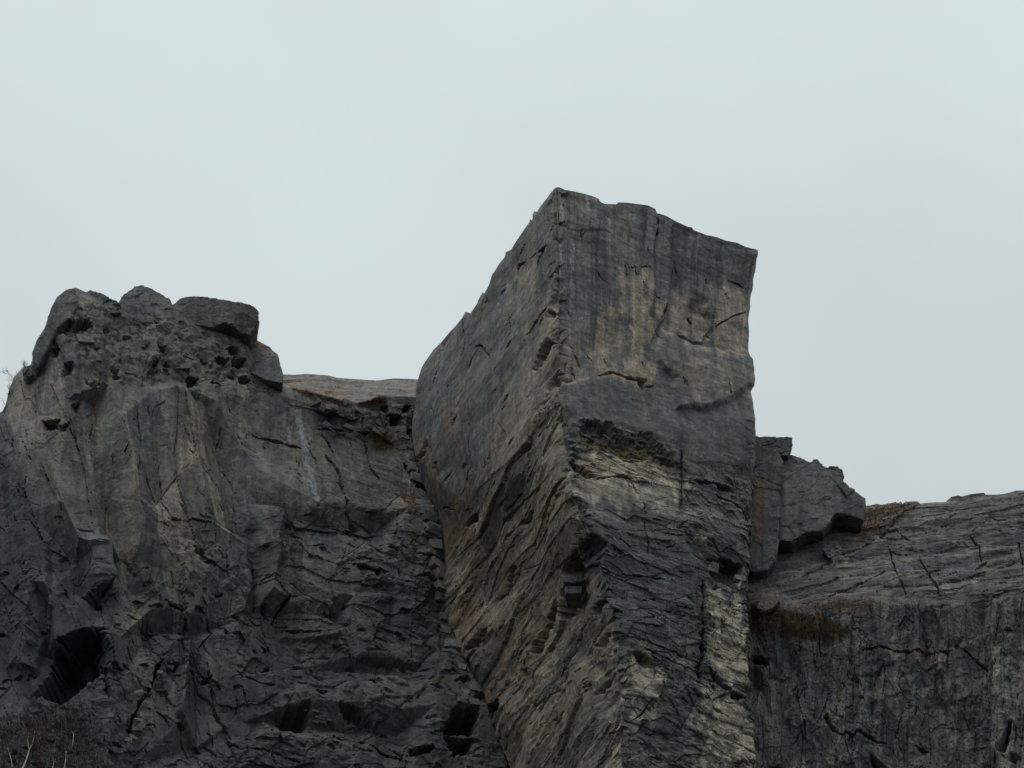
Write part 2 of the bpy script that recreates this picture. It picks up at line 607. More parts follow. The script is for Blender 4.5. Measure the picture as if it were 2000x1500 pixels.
M_ROCK = rock_material('gneiss_cliff')
M_BOULDER = rock_material('gneiss_boulder', attrs=False)
M_GRASS = plain_material('dry_grass', (0.075, 0.050, 0.030), (0.205, 0.130, 0.068), 2.2)
M_HEATH = plain_material('heath', (0.022, 0.017, 0.014), (0.060, 0.040, 0.030), 0.8)
M_TWIG = plain_material('twigs', (0.045, 0.032, 0.028), (0.085, 0.060, 0.05), 1.0)
M_BIRCH = plain_material('birch_bark', (0.30, 0.28, 0.25), (0.52, 0.49, 0.44), 2.5)
M_WATER = plain_material('fjord_water', (0.012, 0.018, 0.020), (0.016, 0.023, 0.026), 0.02, 0.12)

# ------------------------------------------------------------------ water far below
me = bpy.data.meshes.new('water')
me.from_pydata([(-12000, -12000, 0), (12000, -12000, 0), (12000, 12000, 0), (-12000, 12000, 0)], [], [(0, 1, 2, 3)])
me.materials.append(M_WATER)
water = bpy.data.objects.new('water', me)
COL.objects.link(water)
water['kind'] = 'structure'


def ln(pts, y):
    """give a list of photo points a depth, y a number, a pair (start, end) or a function of px"""
    if callable(y): return [(a, b, y(a)) for a, b in pts]
    if isinstance(y, tuple):
        x0, x1 = pts[0][0], pts[-1][0]
        return [(a, b, y[0] + (y[1] - y[0]) * ((a - x0) / (x1 - x0 + 1e-9))) for a, b in pts]
    return [(a, b, y) for a, b in pts]


def layer(S, su, sv, ang, seed, amp, tilt=1.2, seam=0.0, tone=0.0, warp=0.35, pocket=None):
    """one scale of broken-rock planes on a sheet; amp is a number or a field"""
    x, y, z = S.xyz()
    f = 0.8 / (su + sv)
    wu = S.U + warp * su * 0.5 * fbm(x * f, y * f, z * f, 2, seed + 3)
    wv = S.V + warp * sv * 0.5 * fbm(x * f, y * f, z * f, 2, seed + 4)
    p, e, c = facet(wu, wv, su, sv, ang, seed, tilt)
    S.h += amp * p
    if seam:
        S.h -= seam * amp * (1 - sstep(0, .07, e)) * (c > 0.55)
    if pocket is not None:                                   # here and there a piece has fallen out
        S.h -= pocket * (c > 0.955) * (0.55 + 0.9 * p)
    if tone:
        S.tone += tone * (c - 0.5)
    return p, e, c


def planes(S, su, sv, ang, seed, amp, tone=0.0, warp=0.5):
    h, t = tin(S.U, S.V, su, sv, ang, seed, warp)
    S.h += amp * h
    if tone: S.tone += tone * (t - 0.5)
    return h


def broken(S, su, sv, ang, seed, lo=0.0, hi=0.15):
    """0 on clean slabs, 1 where the rock is broken up, with a crisp border between them"""
    return sstep(lo, hi, tin(S.U, S.V, su, sv, ang, seed, 0.6)[0])


def fractures(S, n, direction, box, seed, lo=10, hi=34, w=(2.2, 4.2), d=(0.3, 0.8), clump=0.0, where=None):
    """many short natural fractures; direction gives the image direction (dx, dy) at a point; they gather in clumps"""
    rg = random.Random(seed)
    x0, y0, x1, y1 = box
    done = 0
    for _ in range(n * 6):
        if done >= n: break
        x, y = rg.uniform(x0, x1), rg.uniform(y0, y1)
        q = np.array([x]); r = np.array([y])
        if noise(q * 0.018, r * 0.018, q * 0, seed)[0] < clump: continue
        if where is not None and poly_sd(where, q, r)[0] < 0: continue
        dx, dy = direction(x, y)
        a = math.atan2(dy, dx) + rg.gauss(0, 0.22)
        ln_ = rg.uniform(lo, hi)
        pts = [(x, y)]
        for i in range(3):
            a2 = a + rg.gauss(0, 0.13)
            pts.append((pts[-1][0] + math.cos(a2) * ln_ / 3, pts[-1][1] + math.sin(a2) * ln_ / 3))
        S.crack(pts, rg.uniform(*w), rg.uniform(*d), 0.3)
        done += 1


# ------------------------------------------------------------------ the rock tower
yl = lambda px: (1088 - px) * 0.127
yr = lambda px: (px - 1088) * 11.6 / 390
TOP_L = [(818, 735), (824, 716), (832, 704), (846, 684), (862, 668), (877, 650), (893, 633), (905, 618), (909, 609), (917, 611), (921, 616),
         (930, 596), (938, 584), (942, 571), (948, 574), (953, 560), (962, 546), (966, 530), (976, 514), (986, 502), (988, 492), (998, 488),
         (1004, 478), (1013, 464), (1024, 448), (1034, 434), (1035, 428), (1039, 430), (1044, 417), (1043, 412), (1049, 414), (1056, 402), (1066, 390), (1078, 374), (1086, 364)]
TOP_R = [(1086, 364), (1094, 366), (1104, 371), (1118, 373), (1140, 378), (1160, 384), (1170, 389), (1172, 394), (1180, 398), (1205, 399), (1207, 395),
         (1226, 396), (1250, 399), (1266, 401), (1280, 408), (1283, 416), (1290, 418), (1302, 422), (1318, 431), (1344, 443), (1352, 444), (1354, 449),
         (1380, 459), (1400, 463), (1418, 470), (1440, 474), (1456, 482), (1480, 488)]


def tower_row(k1, k2, k3, k0=None):
    a = (k1[0] + 60, k1[1] + 20, k1[2] + 18)
    e = (k3[0] - 20, k3[1] + 110, k3[2] + 22)
    return [[a, k1], [k1, k2], [k2, k3], [k3, e]]


rows = [[[(880, 735, 52), (818, 735, yl(818))], ln(TOP_L, yl), ln(TOP_R, yr), [(1480, 488, yr(1480)), (1455, 600, 34)]]]
for k1, k2, k3 in [
    ((815, 752, 34.4), (1088, 440, 0.05), (1473, 516, 11.8)),
    ((811, 790, 34.5), (1089, 560, 0.2), (1463, 600, 12.2)),
    ((805, 830, 34.5), (1090, 660, 0.1), (1459, 660, 12.3)),
    ((806, 880, 34.6), (1093, 760, 0.0), (1461, 750, 12.0)),
    ((824, 945, 35.0), (1108, 905, 0.5), (1476, 850, 11.0)),
    ((850, 1010, 35.5), (1132, 1010, 1.4), (1468, 1010, 11.4)),
    ((866, 1100, 36.0), (1186, 1140, 3.8), (1462, 1140, 12.0)),
    ((882, 1235, 36.0), (1209, 1280, 5.0), (1465, 1290, 12.2)),
    ((960, 1370, 32.0), (1214, 1420, 5.2), (1472, 1420, 12.2)),
    ((1000, 1580, 31.0), (1217, 1580, 5.6), (1478, 1580, 12.2))]:
    rows.append(tower_row(k1, k2, k3))


def round_prow(G):
    """the near corner is blunt: a little everywhere, broadly where the bulge wraps round it"""
    k = 312
    y_ = G[:, k, 1]
    w_ = 2 + 20 * sstep(735, 790, y_) * (1 - sstep(880, 960, y_)) + 3 * (1 + noise(y_ * 0.03, y_ * 0, y_ * 0, 5))
    out = G.copy()
    for r in range(G.shape[0]):
        n_ = int(w_[r])
        for c in range(k - n_, k + n_ + 1):
            t = (c - (k - n_)) / (2 * n_)
            out[r, c] = G[r, k - n_] * (1 - t) ** 2 + 2 * G[r, k] * t * (1 - t) + G[r, k + n_] * t * t
    return out


T = Sheet(rows, (12, 300, 260, 14), 640, shape=round_prow)
x, y, z = T.xyz()
left = T.bx < np.interp(T.by, [365, 760, 905, 1010, 1140, 1280, 1600], [1088, 1092, 1108, 1132, 1186, 1209, 1217])
left = sstep(-0.5, 0.5, np.where(left, 1.0, -1.0))
low = sstep(720, 1050, T.by)
band = T.region([(1095, 660), (1060, 780), (1000, 880), (930, 1000), (870, 1150), (880, 1260), (960, 1400), (1000, 1560), (1215, 1560), (1215, 1300), (1150, 1060), (1105, 900)], 30)
chaosR = T.region([(1330, 920), (1470, 900), (1465, 1150), (1465, 1560), (1215, 1560), (1215, 1230), (1370, 1150), (1330, 1000)], 25)
smooth = T.region([(1112, 935), (1335, 950), (1335, 1010), (1130, 1000)], 12)
upper = 1 - sstep(860, 960, T.by)
# left face: broad clean sheets above, level foliation slabs (they run up to the right in view) below the prow
bl = broken(T, 9.0, 2.6, 0.10, 120, 0.05, 0.2)
bf = broken(T, 3.6, 3.0, -0.1, 220, 0.05, 0.2)
planes(T, 9.0, 8.0, 0.10, 101, left * (0.45 + 0.4 * band), 0.08)
planes(T, 11.0, 2.8, 0.10, 102, left * (0.05 + 0.25 * band), 0.10, 0.15)
planes(T, 4.5, 0.9, 0.12, 103, left * (0.02 + 0.12 * band * bl), 0.14, 0.15)
planes(T, 1.4, 0.5, 0.12, 104, left * (0.015 + 0.09 * band * bl), 0.12, 0.15)
fp, fe, fc = facet(T.bx + 4 * noise(x * .1, y * .1, z * .1, 3), T.by, 150.0, 25.0, -1.02, 130, 0.75)
T.h += left * band * (0.42 * fp - 0.22 * (1 - sstep(0, .05, fe)) * (fc > 0.4))
T.tone += left * band * 0.22 * (fc - 0.5)
T.m['ochre'] += left * band * 0.30 * (fc > 0.55)
T.m['shade_stain'] += left * band * 0.35 * (fc < 0.25)
fp, fe, fc = facet(T.bx, T.by + 3 * noise(x * .2, y * .2, z * .2, 3), 70.0, 10.0, -1.05, 131, 0.75)
T.h += left * band * bl * 0.17 * fp
T.tone += left * band * 0.16 * (fc - 0.5)
layer(T, 9.0, 2.1, 0.10, 105, left * (0.015 + 0.08 * band), 0.5, 0.4, 0.14, 0.1)
layer(T, 3.0, 0.6, 0.10, 106, left * 0.10 * band * bl, 0.5, 0.3, 0.14, 0.1)
# front face
planes(T, 6.0, 8.0, -0.05, 201, (1 - left) * 0.45, 0.06)
planes(T, 2.6, 3.4, -0.05, 202, (1 - left) * (0.07 + 0.40 * chaosR) * (1 - 0.6 * smooth), 0.10)
planes(T, 1.0, 1.0, -0.3, 204, (1 - left) * (0.02 + 0.16 * chaosR * bf), 0.12)
planes(T, 0.45, 0.4, 0.3, 205, (1 - left) * (0.012 + 0.06 * chaosR * bf), 0.14)
for su_, sv_, an_, am_, sd_, msk in ((120.0, 17.0, 0.14, 0.11, 230, (1 - left) * (1 - upper) * (1 - chaosR)), (50.0, 60.0, 0.3, 0.26, 231, (1 - left) * chaosR), (18.0, 12.0, 0.4, 0.05, 232, (1 - left) * chaosR)):
    fp, fe, fc = facet(T.bx + 2 * noise(x * .3, y * .3, z * .3, 5), T.by + 2 * noise(x * .3, y * .3, z * .3, 6), su_, sv_, an_, sd_, 0.8)
    T.h += msk * am_ * (fp - 0.45 * (1 - sstep(0, .05, fe)) * (fc > 0.5)) * (1 - 0.6 * smooth)
    T.tone += msk * 0.16 * (fc - 0.5)
    T.m['ochre'] += msk * 0.18 * (fc > 0.75)
    T.m['shade_stain'] += msk * 0.20 * (fc < 0.3)
layer(T, 4.5, 1.0, -0.06, 206, (1 - left) * (0.02 + 0.17 * (1 - upper)) * (1 - 0.6 * smooth), 0.5, 0.5, 0.12, 0.1)
layer(T, 1.6, 0.5, -0.06, 203, (1 - left) * (0.01 + 0.09 * (1 - upper) * bf) * (1 - 0.6 * smooth), 0.5, 0.3, 0.12, 0.1)
layer(T, 2.2, 2.8, -0.2, 209, (1 - left) * 0.22 * chaosR, 0.9, 0.4, 0.10, 0.1)
T.h += 0.06 * (1 - band) * fbm(x * .35, y * .35, z * .35, 4, 108)
fl = fbm(T.U * 0.10, (T.V - T.U * 0.12) * 1.3, 0 * x, 4, 7)
patch = sstep(-0.25, 0.35, fbm(x * .12, y * .12, z * .2, 3, 8))
T.h += left * band * 0.05 * fl
fr = fbm(T.U * 0.16, (T.V + T.U * 0.09) * 1.1, 0 * x, 4, 9)
T.h += (1 - left) * (0.02 + 0.07 * patch * sstep(880, 980, T.by)) * fr
T.tone += 0.26 * left * (0.15 + band) * fl + 0.18 * (1 - left) * patch * sstep(900, 1000, T.by) * fr
prow_x = np.interp(T.by, [365, 760, 905, 1010, 1140, 1280, 1600], [1088, 1092, 1108, 1132, 1186, 1209, 1217])
chip, _, _ = facet(T.U, T.V, 1.6, 1.3, 0.2, 140, 1.2)
chip2, _, _ = facet(T.U, T.V, 4.0, 3.0, 0.2, 141, 1.0)
T.h -= np.exp(-((T.bx - prow_x) / 13.0) ** 2) * (0.75 * np.clip(chip, 0, 1) + 0.9 * np.clip(chip2, 0, 1))
T.h -= np.exp(-((T.bx - 1468) / 12.0) ** 2) * (0.5 * np.clip(chip, 0, 1) + 0.7 * np.clip(chip2, 0, 1)) * sstep(780, 900, T.by)
T.plate([(1340, 600), (1365, 592), (1384, 612), (1392, 640), (1380, 668), (1352, 668), (1336, 640)], -0.55, 20)
T.plate([(1400, 690), (1455, 700), (1462, 745), (1420, 775), (1370, 770), (1350, 720)], 0.35, 30)
# front: lip below the ochre scar, big overhanging bulge, notch with its sloping sill
T.plate([(1095, 752), (1166, 735), (1197, 728), (1222, 738), (1256, 746), (1262, 756), (1300, 790), (1330, 850), (1320, 890), (1266, 846), (1194, 828), (1141, 824), (1112, 840)], 0.22, 12, 0, 0.0)
T.plate([(1290, 640), (1341, 664), (1397, 684), (1462, 700), (1470, 752), (1430, 782), (1387, 798), (1320, 794), (1317, 739), (1283, 706)], 0.45, 10, 0, 0.003)
T.step([(1314, 447), (1315, 530), (1309, 556), (1302, 600), (1284, 640)], -0.28, 50, 2)
T.step([(1369, 595), (1384, 622), (1387, 640), (1375, 668), (1345, 660)], -0.5, 26, 3)
T.plate([(1090, 366), (1172, 386), (1188, 404), (1190, 450), (1130, 452), (1092, 436)], 0.14, 5, 0, 0.0)
T.notch([(1108, 885), (1126, 870), (1160, 850), (1194, 850), (1250, 866), (1300, 890), (1340, 908)], [(1108, 915), (1160, 934), (1225, 940), (1280, 950), (1340, 958)], 1.0, 5)
T.notch([(1118, 848), (1141, 825), (1165, 821), (1192, 830), (1212, 842), (1218, 850)], [(1118, 862), (1150, 880), (1190, 890), (1218, 888)], 1.9, 5)
T.notch([(1188, 834), (1221, 845), (1244, 850), (1266, 848), (1280, 862), (1292, 874)], [(1188, 880), (1221, 900), (1266, 902), (1292, 900)], 2.1, 5)
T.notch([(1262, 860), (1281, 868), (1298, 882), (1313, 892), (1334, 902)], [(1262, 890), (1285, 905), (1310, 915), (1334, 918)], 1.7, 5)
inn = T.region([(1112, 850), (1141, 828), (1194, 832), (1266, 850), (1311, 893), (1338, 908), (1335, 945), (1225, 936), (1112, 915)], 6)
layer(T, 2.4, 0.42, -0.10, 207, inn * 0.22, 0.8, 0.3, 0.3, 0.2)
planes(T, 1.2, 0.6, -0.1, 208, inn * 0.2, 0.2)
T.hole([(1111, 905), (1141, 909), (1160, 926), (1166, 938), (1150, 932), (1115, 918)], 1.0, 4)
for p, w, d in [
    ([(1079, 463), (1074, 481), (1050, 496), (1013, 518), (1007, 536)], 6, 1.1), ([(1072, 484), (1056, 512), (1053, 536)], 6, 0.8),
    ([(1071, 597), (1050, 625), (1025, 665)], 4, 0.6), ([(906, 618), (912, 665), (909, 690), (903, 696)], 6, 0.8),
    ([(927, 680), (943, 674), (961, 705)], 4, 0.6), ([(995, 616), (1000, 647), (992, 699)], 3, 0.5), ([(939, 580), (931, 620)], 4, 0.6),
    ([(915, 781), (915, 888), (917, 915)], 3, 0.6), ([(917, 912), (913, 952), (905, 973), (892, 997), (876, 989), (865, 997)], 6, 1.2),
    ([(1036, 851), (1031, 875), (1015, 893)], 9, 1.5), ([(1068, 832), (1044, 853)], 7, 1.2), ([(1073, 784), (1063, 797)], 8, 1.3),
    ([(977, 827), (993, 848)], 5, 0.8), ([(1017, 1021), (999, 1048), (985, 1075)], 6, 1.0), ([(1021, 1271), (1008, 1287)], 9, 1.6),
    ([(1104, 1388), (1085, 1425)], 5, 0.9), ([(1048, 1412), (1030, 1433), (1010, 1470)], 5, 0.9), ([(1082, 1428), (1060, 1465), (1042, 1495)], 5, 0.9),
    ([(1130, 1415), (1090, 1480)], 4, 0.7), ([(1160, 1100), (1095, 1210)], 4, 0.5), ([(1060, 1100), (1040, 1135)], 4, 0.7),
    ([(1055, 890), (1000, 990), (960, 1090)], 4, 0.6), ([(1110, 960), (1040, 1080), (990, 1180), (950, 1250)], 5, 0.8),
    ([(1060, 940), (1010, 1030), (985, 1080), (940, 1160)], 5, 0.8), ([(985, 1090), (960, 1135), (920, 1200)], 4, 0.7), ([(1190, 1150), (1120, 1300), (1060, 1400)], 4, 0.7),
    ([(1286, 416), (1283, 469)], 4, 0.8), ([(1222, 527), (1245, 524), (1270, 521)], 4, 0.5), ([(1347, 585), (1357, 586)], 7, 0.8),
    ([(1350, 616), (1357, 628)], 6, 0.8), ([(1279, 577), (1288, 582)], 6, 0.7), ([(1307, 579), (1300, 620), (1283, 637)], 4, 0.5),
    ([(1090, 436), (1106, 433)], 5, 0.7), ([(1166, 733), (1197, 726), (1222, 736), (1255, 742), (1258, 754), (1277, 754)], 6, 0.9),
    ([(1165, 936), (1221, 933), (1237, 939), (1263, 941), (1277, 952)], 4, 0.7), ([(1335, 941), (1391, 941), (1434, 960)], 8, 1.0),
    ([(1230, 935), (1260, 990), (1264, 1050), (1270, 1090)], 3, 0.4), ([(1332, 880), (1333, 990)], 4, 0.6), ([(1230, 1239), (1240, 1247)], 7, 0.9),
    ([(1379, 1300), (1395, 1325), (1410, 1333), (1420, 1345), (1438, 1356), (1462, 1360)], 9, 1.6), ([(1215, 1418), (1214, 1440)], 7, 0.9), ([(1433, 1488), (1467, 1492)], 8, 1.2),
    ([(1372, 1360), (1395, 1385), (1425, 1400)], 6, 0.9), ([(1270, 1370), (1250, 1400), (1222, 1412)], 4, 0.6), ([(1400, 965), (1440, 985), (1462, 1005)], 5, 0.6),
    ([(1395, 640), (1430, 620), (1455, 610)], 3, 0.4), ([(1425, 545), (1458, 560)], 3, 0.4), ([(1120, 690), (1135, 720)], 6, 0.6), ([(1140, 1090), (1200, 1120), (1310, 1135)], 3, 0.4)]:
    T.crack(p, w, d)
for p, d in [([(1145, 1051), (1157, 1042), (1181, 1069), (1164, 1104), (1148, 1109), (1136, 1130), (1104, 1125), (1102, 1109), (1129, 1080)], 2.3), ([(1104, 1150), (1133, 1150), (1118, 1200), (1098, 1209), (1095, 1199)], 2.3)]:
    T.hole(p, d, run=0.9)
for p, d in [
    ([(1089, 550), (1093, 562), (1084, 605), (1074, 600), (1080, 575)], 0.9), ([(1071, 612), (1080, 610), (1081, 621), (1072, 622)], 1.0),
    ([(1079, 668), (1068, 665), (1058, 688), (1045, 724), (1054, 718), (1069, 693)], 2.0), ([(1090, 731), (1080, 737), (1069, 762), (1087, 750), (1098, 740), (1120, 745), (1108, 735)], 1.4),
    ([(831, 861), (834, 868), (818, 897), (809, 900), (822, 875)], 1.6), ([(847, 906), (852, 905), (851, 918), (846, 918)], 1.0),
    ([(938, 1002), (931, 1008), (919, 1026), (936, 1019)], 1.4), ([(1041, 1001), (1033, 1003), (1018, 1023), (1029, 1026)], 1.6),
    ([(1013, 1107), (1005, 1112), (988, 1160), (998, 1152)], 1.8), 
    ([(1090, 1172), (1079, 1195), (1063, 1235), (1043, 1278), (1062, 1268), (1076, 1230), (1087, 1200)], 3.0),
    ([(1024, 1312), (1034, 1309), (1035, 1322), (1026, 1324)], 1.5), ([(950, 1226), (930, 1243), (911, 1266), (927, 1264), (942, 1246)], 2.2),
    ([(945, 1370), (958, 1382), (985, 1368), (990, 1378), (972, 1402), (955, 1407)], 2.0), ([(1199, 1318), (1190, 1326), (1163, 1358), (1176, 1350)], 1.6),
    ([(1194, 1237), (1186, 1242), (1173, 1264), (1184, 1267)], 1.6), ([(1181, 1174), (1170, 1180), (1167, 1198), (1176, 1196)], 1.4),
    ([(1251, 740), (1261, 742), (1259, 755), (1252, 752)], 1.0), ([(1407, 1093), (1450, 1103), (1449, 1122), (1440, 1140), (1397, 1150), (1389, 1117)], 1.8),
    ([(1236, 1282), (1274, 1303), (1272, 1310), (1240, 1294)], 1.5), ([(1398, 1318), (1412, 1330), (1420, 1344), (1404, 1338)], 1.6), ([(1430, 1350), (1448, 1356), (1440, 1366), (1430, 1362)], 1.4)]:
    T.hole(p, d)
LEFT_LOW = [(1095, 660), (1060, 780), (1000, 880), (930, 1000), (870, 1150), (880, 1260), (960, 1400), (1000, 1560), (1215, 1560), (1215, 1300), (1150, 1060), (1105, 900)]
fractures(T, 80, lambda a, b: (0.52, -0.85), (870, 650, 1215, 1500), 1, 10, 40, where=LEFT_LOW)
fractures(T, 40, lambda a, b: (0.45, -0.9), (820, 480, 1090, 1000), 2, 10, 30, d=(0.25, 0.5))
fractures(T, 36, lambda a, b: (0.25, 1.0), (1100, 400, 1470, 760), 3, 8, 26, d=(0.2, 0.45))
fractures(T, 60, lambda a, b: (1.0, 0.16), (1110, 1005, 1470, 1210), 4, 10, 50, w=(1.8, 3.4), d=(0.25, 0.5))
fractures(T, 60, lambda a, b: (0.8, 0.5), (1215, 1190, 1475, 1500), 5, 8, 30, d=(0.3, 0.7))
# pale strip on the right of the front stands proud of the dark groove beside it
T.crack([(1374, 1135), (1370, 1200), (1366, 1340)], 12, 1.0)
T.plate([(1220, 1272), (1262, 1282), (1290, 1330), (1288, 1360), (1262, 1395), (1222, 1410)], 0.35, 5, 0.008, -0.006)
# colour of the stone itself
x_, y_, z_ = T.xyz()
strk = fbm(T.U * 1.1, T.V * 0.045, 0 * x, 4, 71)
strk2 = fbm(T.U * 0.45, T.V * 0.03, 0 * x, 3, 72)
T.m['dark'] += (1 - left) * np.clip(sstep(0.05, 0.65, strk + 0.5 * strk2), 0, 1) * 0.92 * (1 - sstep(560, 760, T.by) * 0.5)
st3 = fbm(T.U * 2.6, T.V * 0.05, 0 * x, 3, 73)
T.m['dark'] += (1 - left) * (0.12 + 0.6 * sstep(0.05, 0.45, st3)) * (1 - sstep(520, 800, T.by))
T.m['white'] += (1 - left) * 0.10 * sstep(0.25, 0.6, -st3) * (1 - sstep(520, 800, T.by))
T.m['dark'] += left * np.clip(sstep(0.15, 0.7, strk), 0, 1) * 0.4 * (1 - band)
T.m['ochre'] += left * band * (0.22 + 0.26 * sstep(-0.3, 0.4, fbm(T.U * .35, T.V * .2, 0 * x, 3, 44)))
for p, v in [([(1215, 535), (1268, 530), (1264, 600), (1268, 735), (1222, 740), (1224, 640)], 1.0), ([(1150, 640), (1200, 600), (1215, 740), (1165, 740)], 0.75),
             ([(1275, 600), (1330, 570), (1360, 600), (1385, 640), (1370, 672), (1310, 655)], 0.6), ([(1400, 560), (1462, 540), (1458, 690), (1400, 690)], 0.6),
             ([(1340, 600), (1380, 600), (1384, 660), (1345, 655)], 0.55), ([(1295, 640), (1400, 690), (1460, 745), (1430, 775), (1330, 790)], 0.28),
             ([(1090, 640), (1130, 660), (1150, 740), (1090, 750)], 0.4), ([(1092, 560), (1070, 600), (1020, 690), (985, 800), (950, 920), (1010, 900), (1060, 830), (1096, 740)], 0.45), ([(1020, 520), (1055, 505), (1050, 600), (1005, 640)], 0.4), ([(1140, 870), (1250, 860), (1330, 905), (1335, 955), (1160, 935), (1115, 915)], 0.85),
             ([(820, 870), (850, 900), (850, 1010), (830, 960)], 0.6), ([(1060, 420), (1110, 380), (1128, 440), (1100, 440)], 0.35), ([(1000, 520), (1050, 500), (1050, 600), (1000, 640)], 0.35)]:
    T.paint('ochre', p, v)
for p, v in [([(1112, 925), (1200, 938), (1335, 950), (1335, 985), (1230, 990), (1128, 965)], 1.0), ([(1222, 1275), (1262, 1285), (1290, 1330), (1285, 1370), (1262, 1380), (1222, 1358)], 0.75),
             ([(1380, 1150), (1440, 1160), (1462, 1200), (1470, 1350), (1380, 1300), (1375, 1230)], 1.0), ([(1365, 1340), (1470, 1370), (1475, 1500), (1365, 1500)], 0.8),
             ([(1222, 1400), (1265, 1392), (1262, 1410), (1222, 1416)], 0.6), ([(1350, 1230), (1375, 1200), (1375, 1330)], 0.3), ([(1215, 1450), (1300, 1440), (1360, 1500), (1215, 1540)], 0.25)]:
    T.paint('pale', p, v)
for p, v in [([(916, 945), (936, 985), (936, 1030), (920, 1065), (890, 1088), (872, 1062), (874, 1012), (902, 1000)], 0.6), ([(884, 785), (896, 785), (898, 860), (886, 860)], 0.5),
             ([(1000, 1215), (1070, 1180), (1090, 1190), (1040, 1290), (1000, 1330), (970, 1390), (960, 1360)], 0.4), ([(880, 1190), (925, 1170), (930, 1240), (895, 1260)], 0.45),
             ([(1040, 960), (1100, 930), (1110, 980), (1040, 1040)], 0.35), ([(985, 1110), (1015, 1090), (1000, 1190), (975, 1200)], 0.3)]:
    T.paint('rust', p, v)
T.paint('moss', [(1135, 855), (1190, 850), (1280, 872), (1270, 890), (1180, 880), (1130, 875)], 0.7, 8)
for p, w, v in [([(1119, 470), (1118, 540), (1116, 605)], 7, 0.45), ([(1147, 380), (1150, 415)], 4, 0.5), ([(1098, 395), (1097, 425)], 12, 0.25), ([(1189, 430), (1190, 445)], 6, 0.4), ([(1095, 455), (1096, 540)], 4, 0.4), ([(1232, 420), (1233, 445)], 5, 0.3)]:
    T.stroke('white', p, w, v)
for p, w, v in [([(1320, 450), (1322, 545)], 22, 0.8), ([(1338, 455), (1337, 540)], 12, 0.7), ([(1170, 480), (1168, 560)], 24, 0.6), ([(1333, 860), (1332, 1000)], 12, 0.7), ([(1370, 1140), (1368, 1340)], 20, 0.7), ([(1405, 480), (1408, 560)], 12, 0.5), ([(1090, 1000), (1120, 760)], 10, 0.0), ([(1310, 720), (1330, 800)], 40, 0.6)]:
    T.stroke('dark', p, w, v)
# shade painted into the stone colour: darker towards the foot of the front
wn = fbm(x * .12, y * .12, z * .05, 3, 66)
T.m['shade_stain'] += (1 - left) * np.clip(sstep(985, 1120, T.by + 60 * wn), 0, 1) * 0.55 * (1 - np.clip(T.m['pale'] * 1.5, 0, 1))
T.m['shade_stain'] += (1 - left) * 0.5 * T.region([(1110, 760), (1260, 745), (1330, 800), (1470, 790), (1470, 930), (1330, 930), (1260, 850), (1140, 822), (1100, 850)], 14)  # darker band between the lip and the notch
T.m['dark'] *= 1 - 0.6 * np.clip(T.m['ochre'] * (1 - left), 0, 1)
for k in T.m: T.m[k] = np.clip(T.m[k], 0, 1)
tower = T.finish('cliff_tower', M_ROCK, cap_to=at(1230, 700, 42))

# ------------------------------------------------------------------ the left cliff
SIL0 = [(-80, 845), (-20, 815), (4, 804), (12, 790), (16, 766), (27, 738), (44, 718), (60, 712), (66, 690), (72, 664), (88, 640), (100, 602), (112, 580), (130, 566)]
SIL1 = [(130, 566), (148, 562), (166, 570), (200, 575), (215, 585), (240, 594), (280, 600), (330, 606), (380, 630), (430, 650), (480, 668)]
SIL2 = [(480, 668), (500, 712), (530, 746), (556, 757), (600, 765), (650, 778), (690, 790), (715, 786), (740, 776), (780, 774), (812, 776)]
rows = [[ln(SIL0, (24, 16.2)), ln(SIL1, (16.2, 24.2)), ln(SIL2, (24.2, 35.0)), [(812, 776, 35.0), (900, 795, 50)]]]
dn = lambda sil, d: [(a, b + d) for a, b in sil]
rows.append([ln(dn(SIL0, 34), (22.8, 15.7)), ln(dn(SIL1, 34), (15.7, 24.0)), ln(dn(SIL2, 28), (24.0, 35.1)), [(812, 804, 35.1), (900, 820, 50)]])
for k0, k1, k2, k3 in [
    ((-80, 920, 21), (140, 750, 14.2), (470, 760, 23.4), (805, 835, 35.2)),
    ((-80, 1000, 20), (180, 900, 13.4), (470, 880, 24.2), (806, 885, 35.3)),
    ((-80, 1080, 19), (190, 1000, 13.2), (470, 985, 22.0), (824, 950, 35.6)),
    ((-80, 1160, 18.5), (198, 1120, 13.4), (470, 1080, 22.2), (850, 1015, 36.0)),
    ((-80, 1240, 18), (200, 1230, 14.0), (470, 1200, 21.8), (868, 1105, 36.6)),
    ((-80, 1330, 18), (200, 1330, 14.6), (480, 1310, 21.5), (884, 1240, 36.6)),
    ((-80, 1410, 14), (200, 1420, 14.4), (480, 1420, 21.2), (962, 1375, 32.6)),
    ((-80, 1580, 7), (200, 1580, 12.0), (480, 1580, 21.0), (1002, 1580, 31.4))]:
    e = (k3[0] + 90, k3[1] + 20, k3[2] + 15)
    rows.append([[k0, k1], [k1, k2], [k2, k3], [k3, e]])
A = Sheet(rows, (110, 200, 190, 14), 540, 46)
x, y, z = A.xyz()
slab = A.region([(440, 790), (560, 775), (640, 800), (720, 850), (790, 900), (800, 985), (620, 990), (540, 960), (440, 900)], 18)
rub = A.region([(100, 620), (240, 590), (500, 650), (560, 745), (420, 760), (170, 745)], 14)
rub2 = A.region([(615, 785), (812, 765), (812, 865), (715, 860), (620, 845)], 10)
lowc = sstep(960, 1080, A.by)
cols = A.region([(190, 765), (470, 780), (560, 960), (520, 1060), (260, 1060)], 20)
free = (1 - slab)
ba = np.clip(broken(A, 5.0, 5.0, 0.1, 320, 0.14, 0.26) * (0.35 + 0.65 * lowc) + rub + rub2, 0, 1)
planes(A, 5.5, 12.0, 0.14, 301, 0.6 * free * (1 - 0.6 * rub) * (1 - 0.6 * cols), 0.10)
